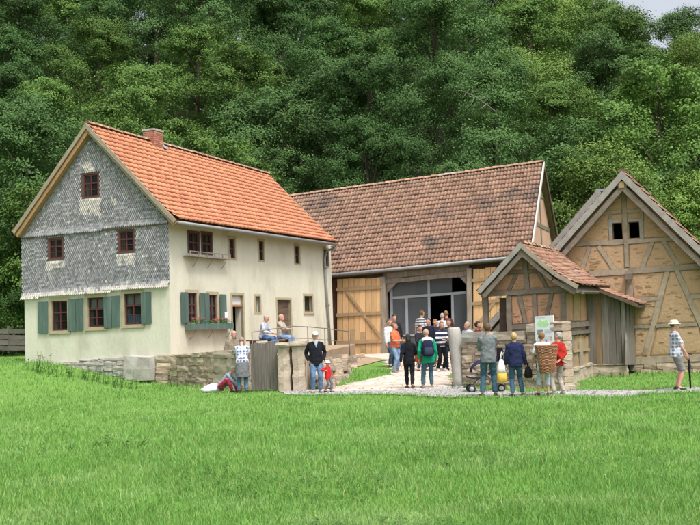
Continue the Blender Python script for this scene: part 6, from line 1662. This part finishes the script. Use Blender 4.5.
ok = free(x, y) & ~((y > 45)) & ~((x > -2.5) & (x < 7) & (y > 36))
x, y = x[ok], y[ok]
pat = wob(x, y, .55, .3) * .5 + wob(x, y, 1.6, 2.1) * .35
hh = (.06 + .045 * np.clip(pat + .3, 0, 1.2) + .0009 * y) * npr.uniform(.55, 1.25, len(x))
hh = np.where((y > 22) & (y < 29.5) & (x > -6), hh * .6, hh)
blades('grass', x, y, hh, .0065 * npr.uniform(.7, 1.3, len(x)) * (1 + np.maximum(y - 9, 0) * .085), M['grass'], .75)
# taller pale seed stalks and white clover heads
x, y = grass_points(6500, 7.8, 26); ok = free(x, y) & (wob(x, y, .8, 1.2) > -.15); x, y = x[ok], y[ok]
blades('seed_stalk', x, y, .85 * npr.uniform(.09, .19, len(x)), .0045 * (1 + np.maximum(y - 9, 0) * .09), pm('seed_stalk', (.42, .46, .18), (.34, .40, .12), 3, .8, isl=.25, trans=.2), .6)
def leafy(name, pts, size, hgt, mat, k=9, kind='stuff'):
    m = MB()
    for (x, y) in pts:
        z = tz(x, y)
        for i in range(k):
            a = rnd.uniform(0, 6.28); r_ = rnd.uniform(.02, .8) * size; zz = z + rnd.uniform(.02, hgt); s = size * rnd.uniform(.25, .5)
            c = Vector((x + math.cos(a) * r_, y + math.sin(a) * r_, zz)); t = Vector((math.cos(a), math.sin(a), rnd.uniform(-.3, .5))); q = Vector((-math.sin(a), math.cos(a), rnd.uniform(-.2, .2)))
            m.add([c - t * s, c + q * s * .35, c + t * s, c - q * s * .35], [(0, 1, 2, 3)])
    o = put(name, m, mat, None); o['kind'] = kind
    return o
pts = []
x, y = grass_points(4200, 8, 30); ok = free(x, y) & (wob(x, y, .9, 4.0) > .28); pts = list(zip(x[ok].tolist(), y[ok].tolist()))
leafy('clover', pts, .075, .10, M['weed'], 7)
cx, cy = grass_points(5200, 8, 24); ok = free(cx, cy) & (wob(cx, cy, .5, 2.4) > -.05); m = MB()
for x_, y_ in list(zip(cx[ok].tolist(), cy[ok].tolist()))[:160]:
    z = tz(x_, y_) + rnd.uniform(.07, .14); s = .0055 * rnd.uniform(.8, 1.3) * (1 + max(y_ - 10, 0) * .03); c = Vector((x_, y_, z))
    m.add([c + Vector(v) * s for v in ((1, 0, 0), (0, 1, 0), (-1, 0, 0), (0, -1, 0), (0, 0, 1), (0, 0, -1))], [(0, 1, 4), (1, 2, 4), (2, 3, 4), (3, 0, 4), (1, 0, 5), (2, 1, 5), (3, 2, 5), (0, 3, 5)])
o = put('clover_blossom', m, pm('clover_white', (.72, .72, .62), None, 9, .8), None); o['kind'] = 'stuff'
# grit on the path and stray tufts along its edge
pm_ = MB(); k = 0; P_ = np.array(PATH)
while k < 2600:
    q = (rnd.uniform(-2.3, 12), rnd.uniform(21.8, 28)); 
    if not inside(np.array([q[0]]), np.array([q[1]]), PATH)[0]: k += .2; continue
    s = rnd.uniform(.012, .04) * (1 if rnd.random() > .04 else 1.8); z = tz(*q) + .02
    a = rnd.random() * 3; c_, s_ = math.cos(a) * s, math.sin(a) * s
    pm_.add([(q[0] + c_, q[1] + s_, z), (q[0] - s_, q[1] + c_, z), (q[0] - c_, q[1] - s_, z), (q[0] + s_, q[1] - c_, z), (q[0] + .2 * s, q[1], z + s * .8)], [(0, 1, 4), (1, 2, 4), (2, 3, 4), (3, 0, 4)]); k += 1
o = put('grit', pm_, pm('grit', (.31, .30, .285), (.19, .185, .175), 20, .95, isl=.4), None); o['kind'] = 'stuff'
ex = []; 
for i in range(len(PATH)):
    a, b = PATH[i], PATH[(i + 1) % len(PATH)]
    for _ in range(70): t = rnd.random(); ex.append((a[0] + (b[0] - a[0]) * t + rnd.gauss(0, .13), a[1] + (b[1] - a[1]) * t + rnd.gauss(0, .13)))
ex = np.array([q for q in ex if q[1] < 26.2 or q[0] > 4])
blades('edge_grass', ex[:, 0], ex[:, 1], npr.uniform(.03, .11, len(ex)), .016 * npr.uniform(.7, 1.3, len(ex)), M['grass'], .8)
# tall nettles and weeds along the plinth, wall feet and the left meadow
def weed_clump(label, px, py, Y, n, hgt, spread):
    hgt *= .75
    p = depth(px, py, Y); z = tz(p.x, p.y); r = thing('weed', label, 'plant', (p.x, p.y, z)); st, lf = MB(), MB()
    for i in range(n):
        b = Vector((p.x + rnd.gauss(0, spread), p.y + rnd.gauss(0, spread * .5), 0)); b.z = tz(b.x, b.y); h = hgt * rnd.uniform(.5, 1.1)
        t = b + Vector((rnd.gauss(0, .08), rnd.gauss(0, .05), h)); st.tube([b, b.lerp(t, .5) + Vector((rnd.gauss(0, .02), 0, 0)), t], [.008, .006, .003], 5)
        for k in range(9):
            c = b.lerp(t, rnd.uniform(.15, 1.0)); a = rnd.uniform(0, 6.28); s = rnd.uniform(.04, .09); d = Vector((math.cos(a), math.sin(a), rnd.uniform(-.2, .5))); q = Vector((-math.sin(a), math.cos(a), 0))
            lf.add([c, c + d * s * .5 + q * s * .35, c + d * s * 1.2, c + d * s * .5 - q * s * .35], [(0, 1, 2, 3)])
    put('stem', st, M['weed'], r, kind='stuff'); put('leaves', lf, M['weed'], r, kind='stuff')
weed_clump('thin weeds growing against the left foot of the cream gable wall', 36, 358, 32.4, 16, .85, .35)
weed_clump('low weeds at the gable foot below the leftmost window', 58, 361, 32.1, 18, .55, .6)
weed_clump('weeds at the gable foot below the middle window', 84, 364, 32.0, 18, .5, .6)
weed_clump('tall weed in front of the plinth left of the pale block', 110, 366, 31.7, 14, .75, .25)
weed_clump('weeds beside the big pale block of the plinth', 122, 370, 31.3, 14, .5, .3)
weed_clump('dock weeds standing in the meadow at the middle left', 120, 440, 15.5, 8, .30, .25)
weed_clump('weeds at the foot of the retaining wall under the flower box', 178, 383, 32.0, 14, .4, .5)
weed_clump('weeds at the foot of the gate post', 462, 389, 26.6, 10, .28, .2)
weed_clump('grass weeds below the lean to planks', 610, 376, 29.0, 14, .3, .6)

# ================================================================== FUSE THE FIGURES
bpy.context.view_layer.update()
dg = bpy.context.evaluated_depsgraph_get()
new = [(o, bpy.data.meshes.new_from_object(o.evaluated_get(dg), depsgraph=dg)) for o in REMESH]
for o, me_ in new:
    mt = o.data.materials[0]; o.modifiers.clear(); o.data = me_; me_.materials.clear(); me_.materials.append(mt)
    if o.name in FINGERS:
        f = FINGERS[o.name]; b = bmesh.new(); b.from_mesh(me_); vs = [b.verts.new(v) for v in f.v]
        for fc in f.f: b.faces.new([vs[i] for i in fc])
        b.to_mesh(me_); b.free()
    me_.polygons.foreach_set('use_smooth', [True] * len(me_.polygons)); me_.polygons.foreach_set('material_index', [0] * len(me_.polygons)); me_.update()
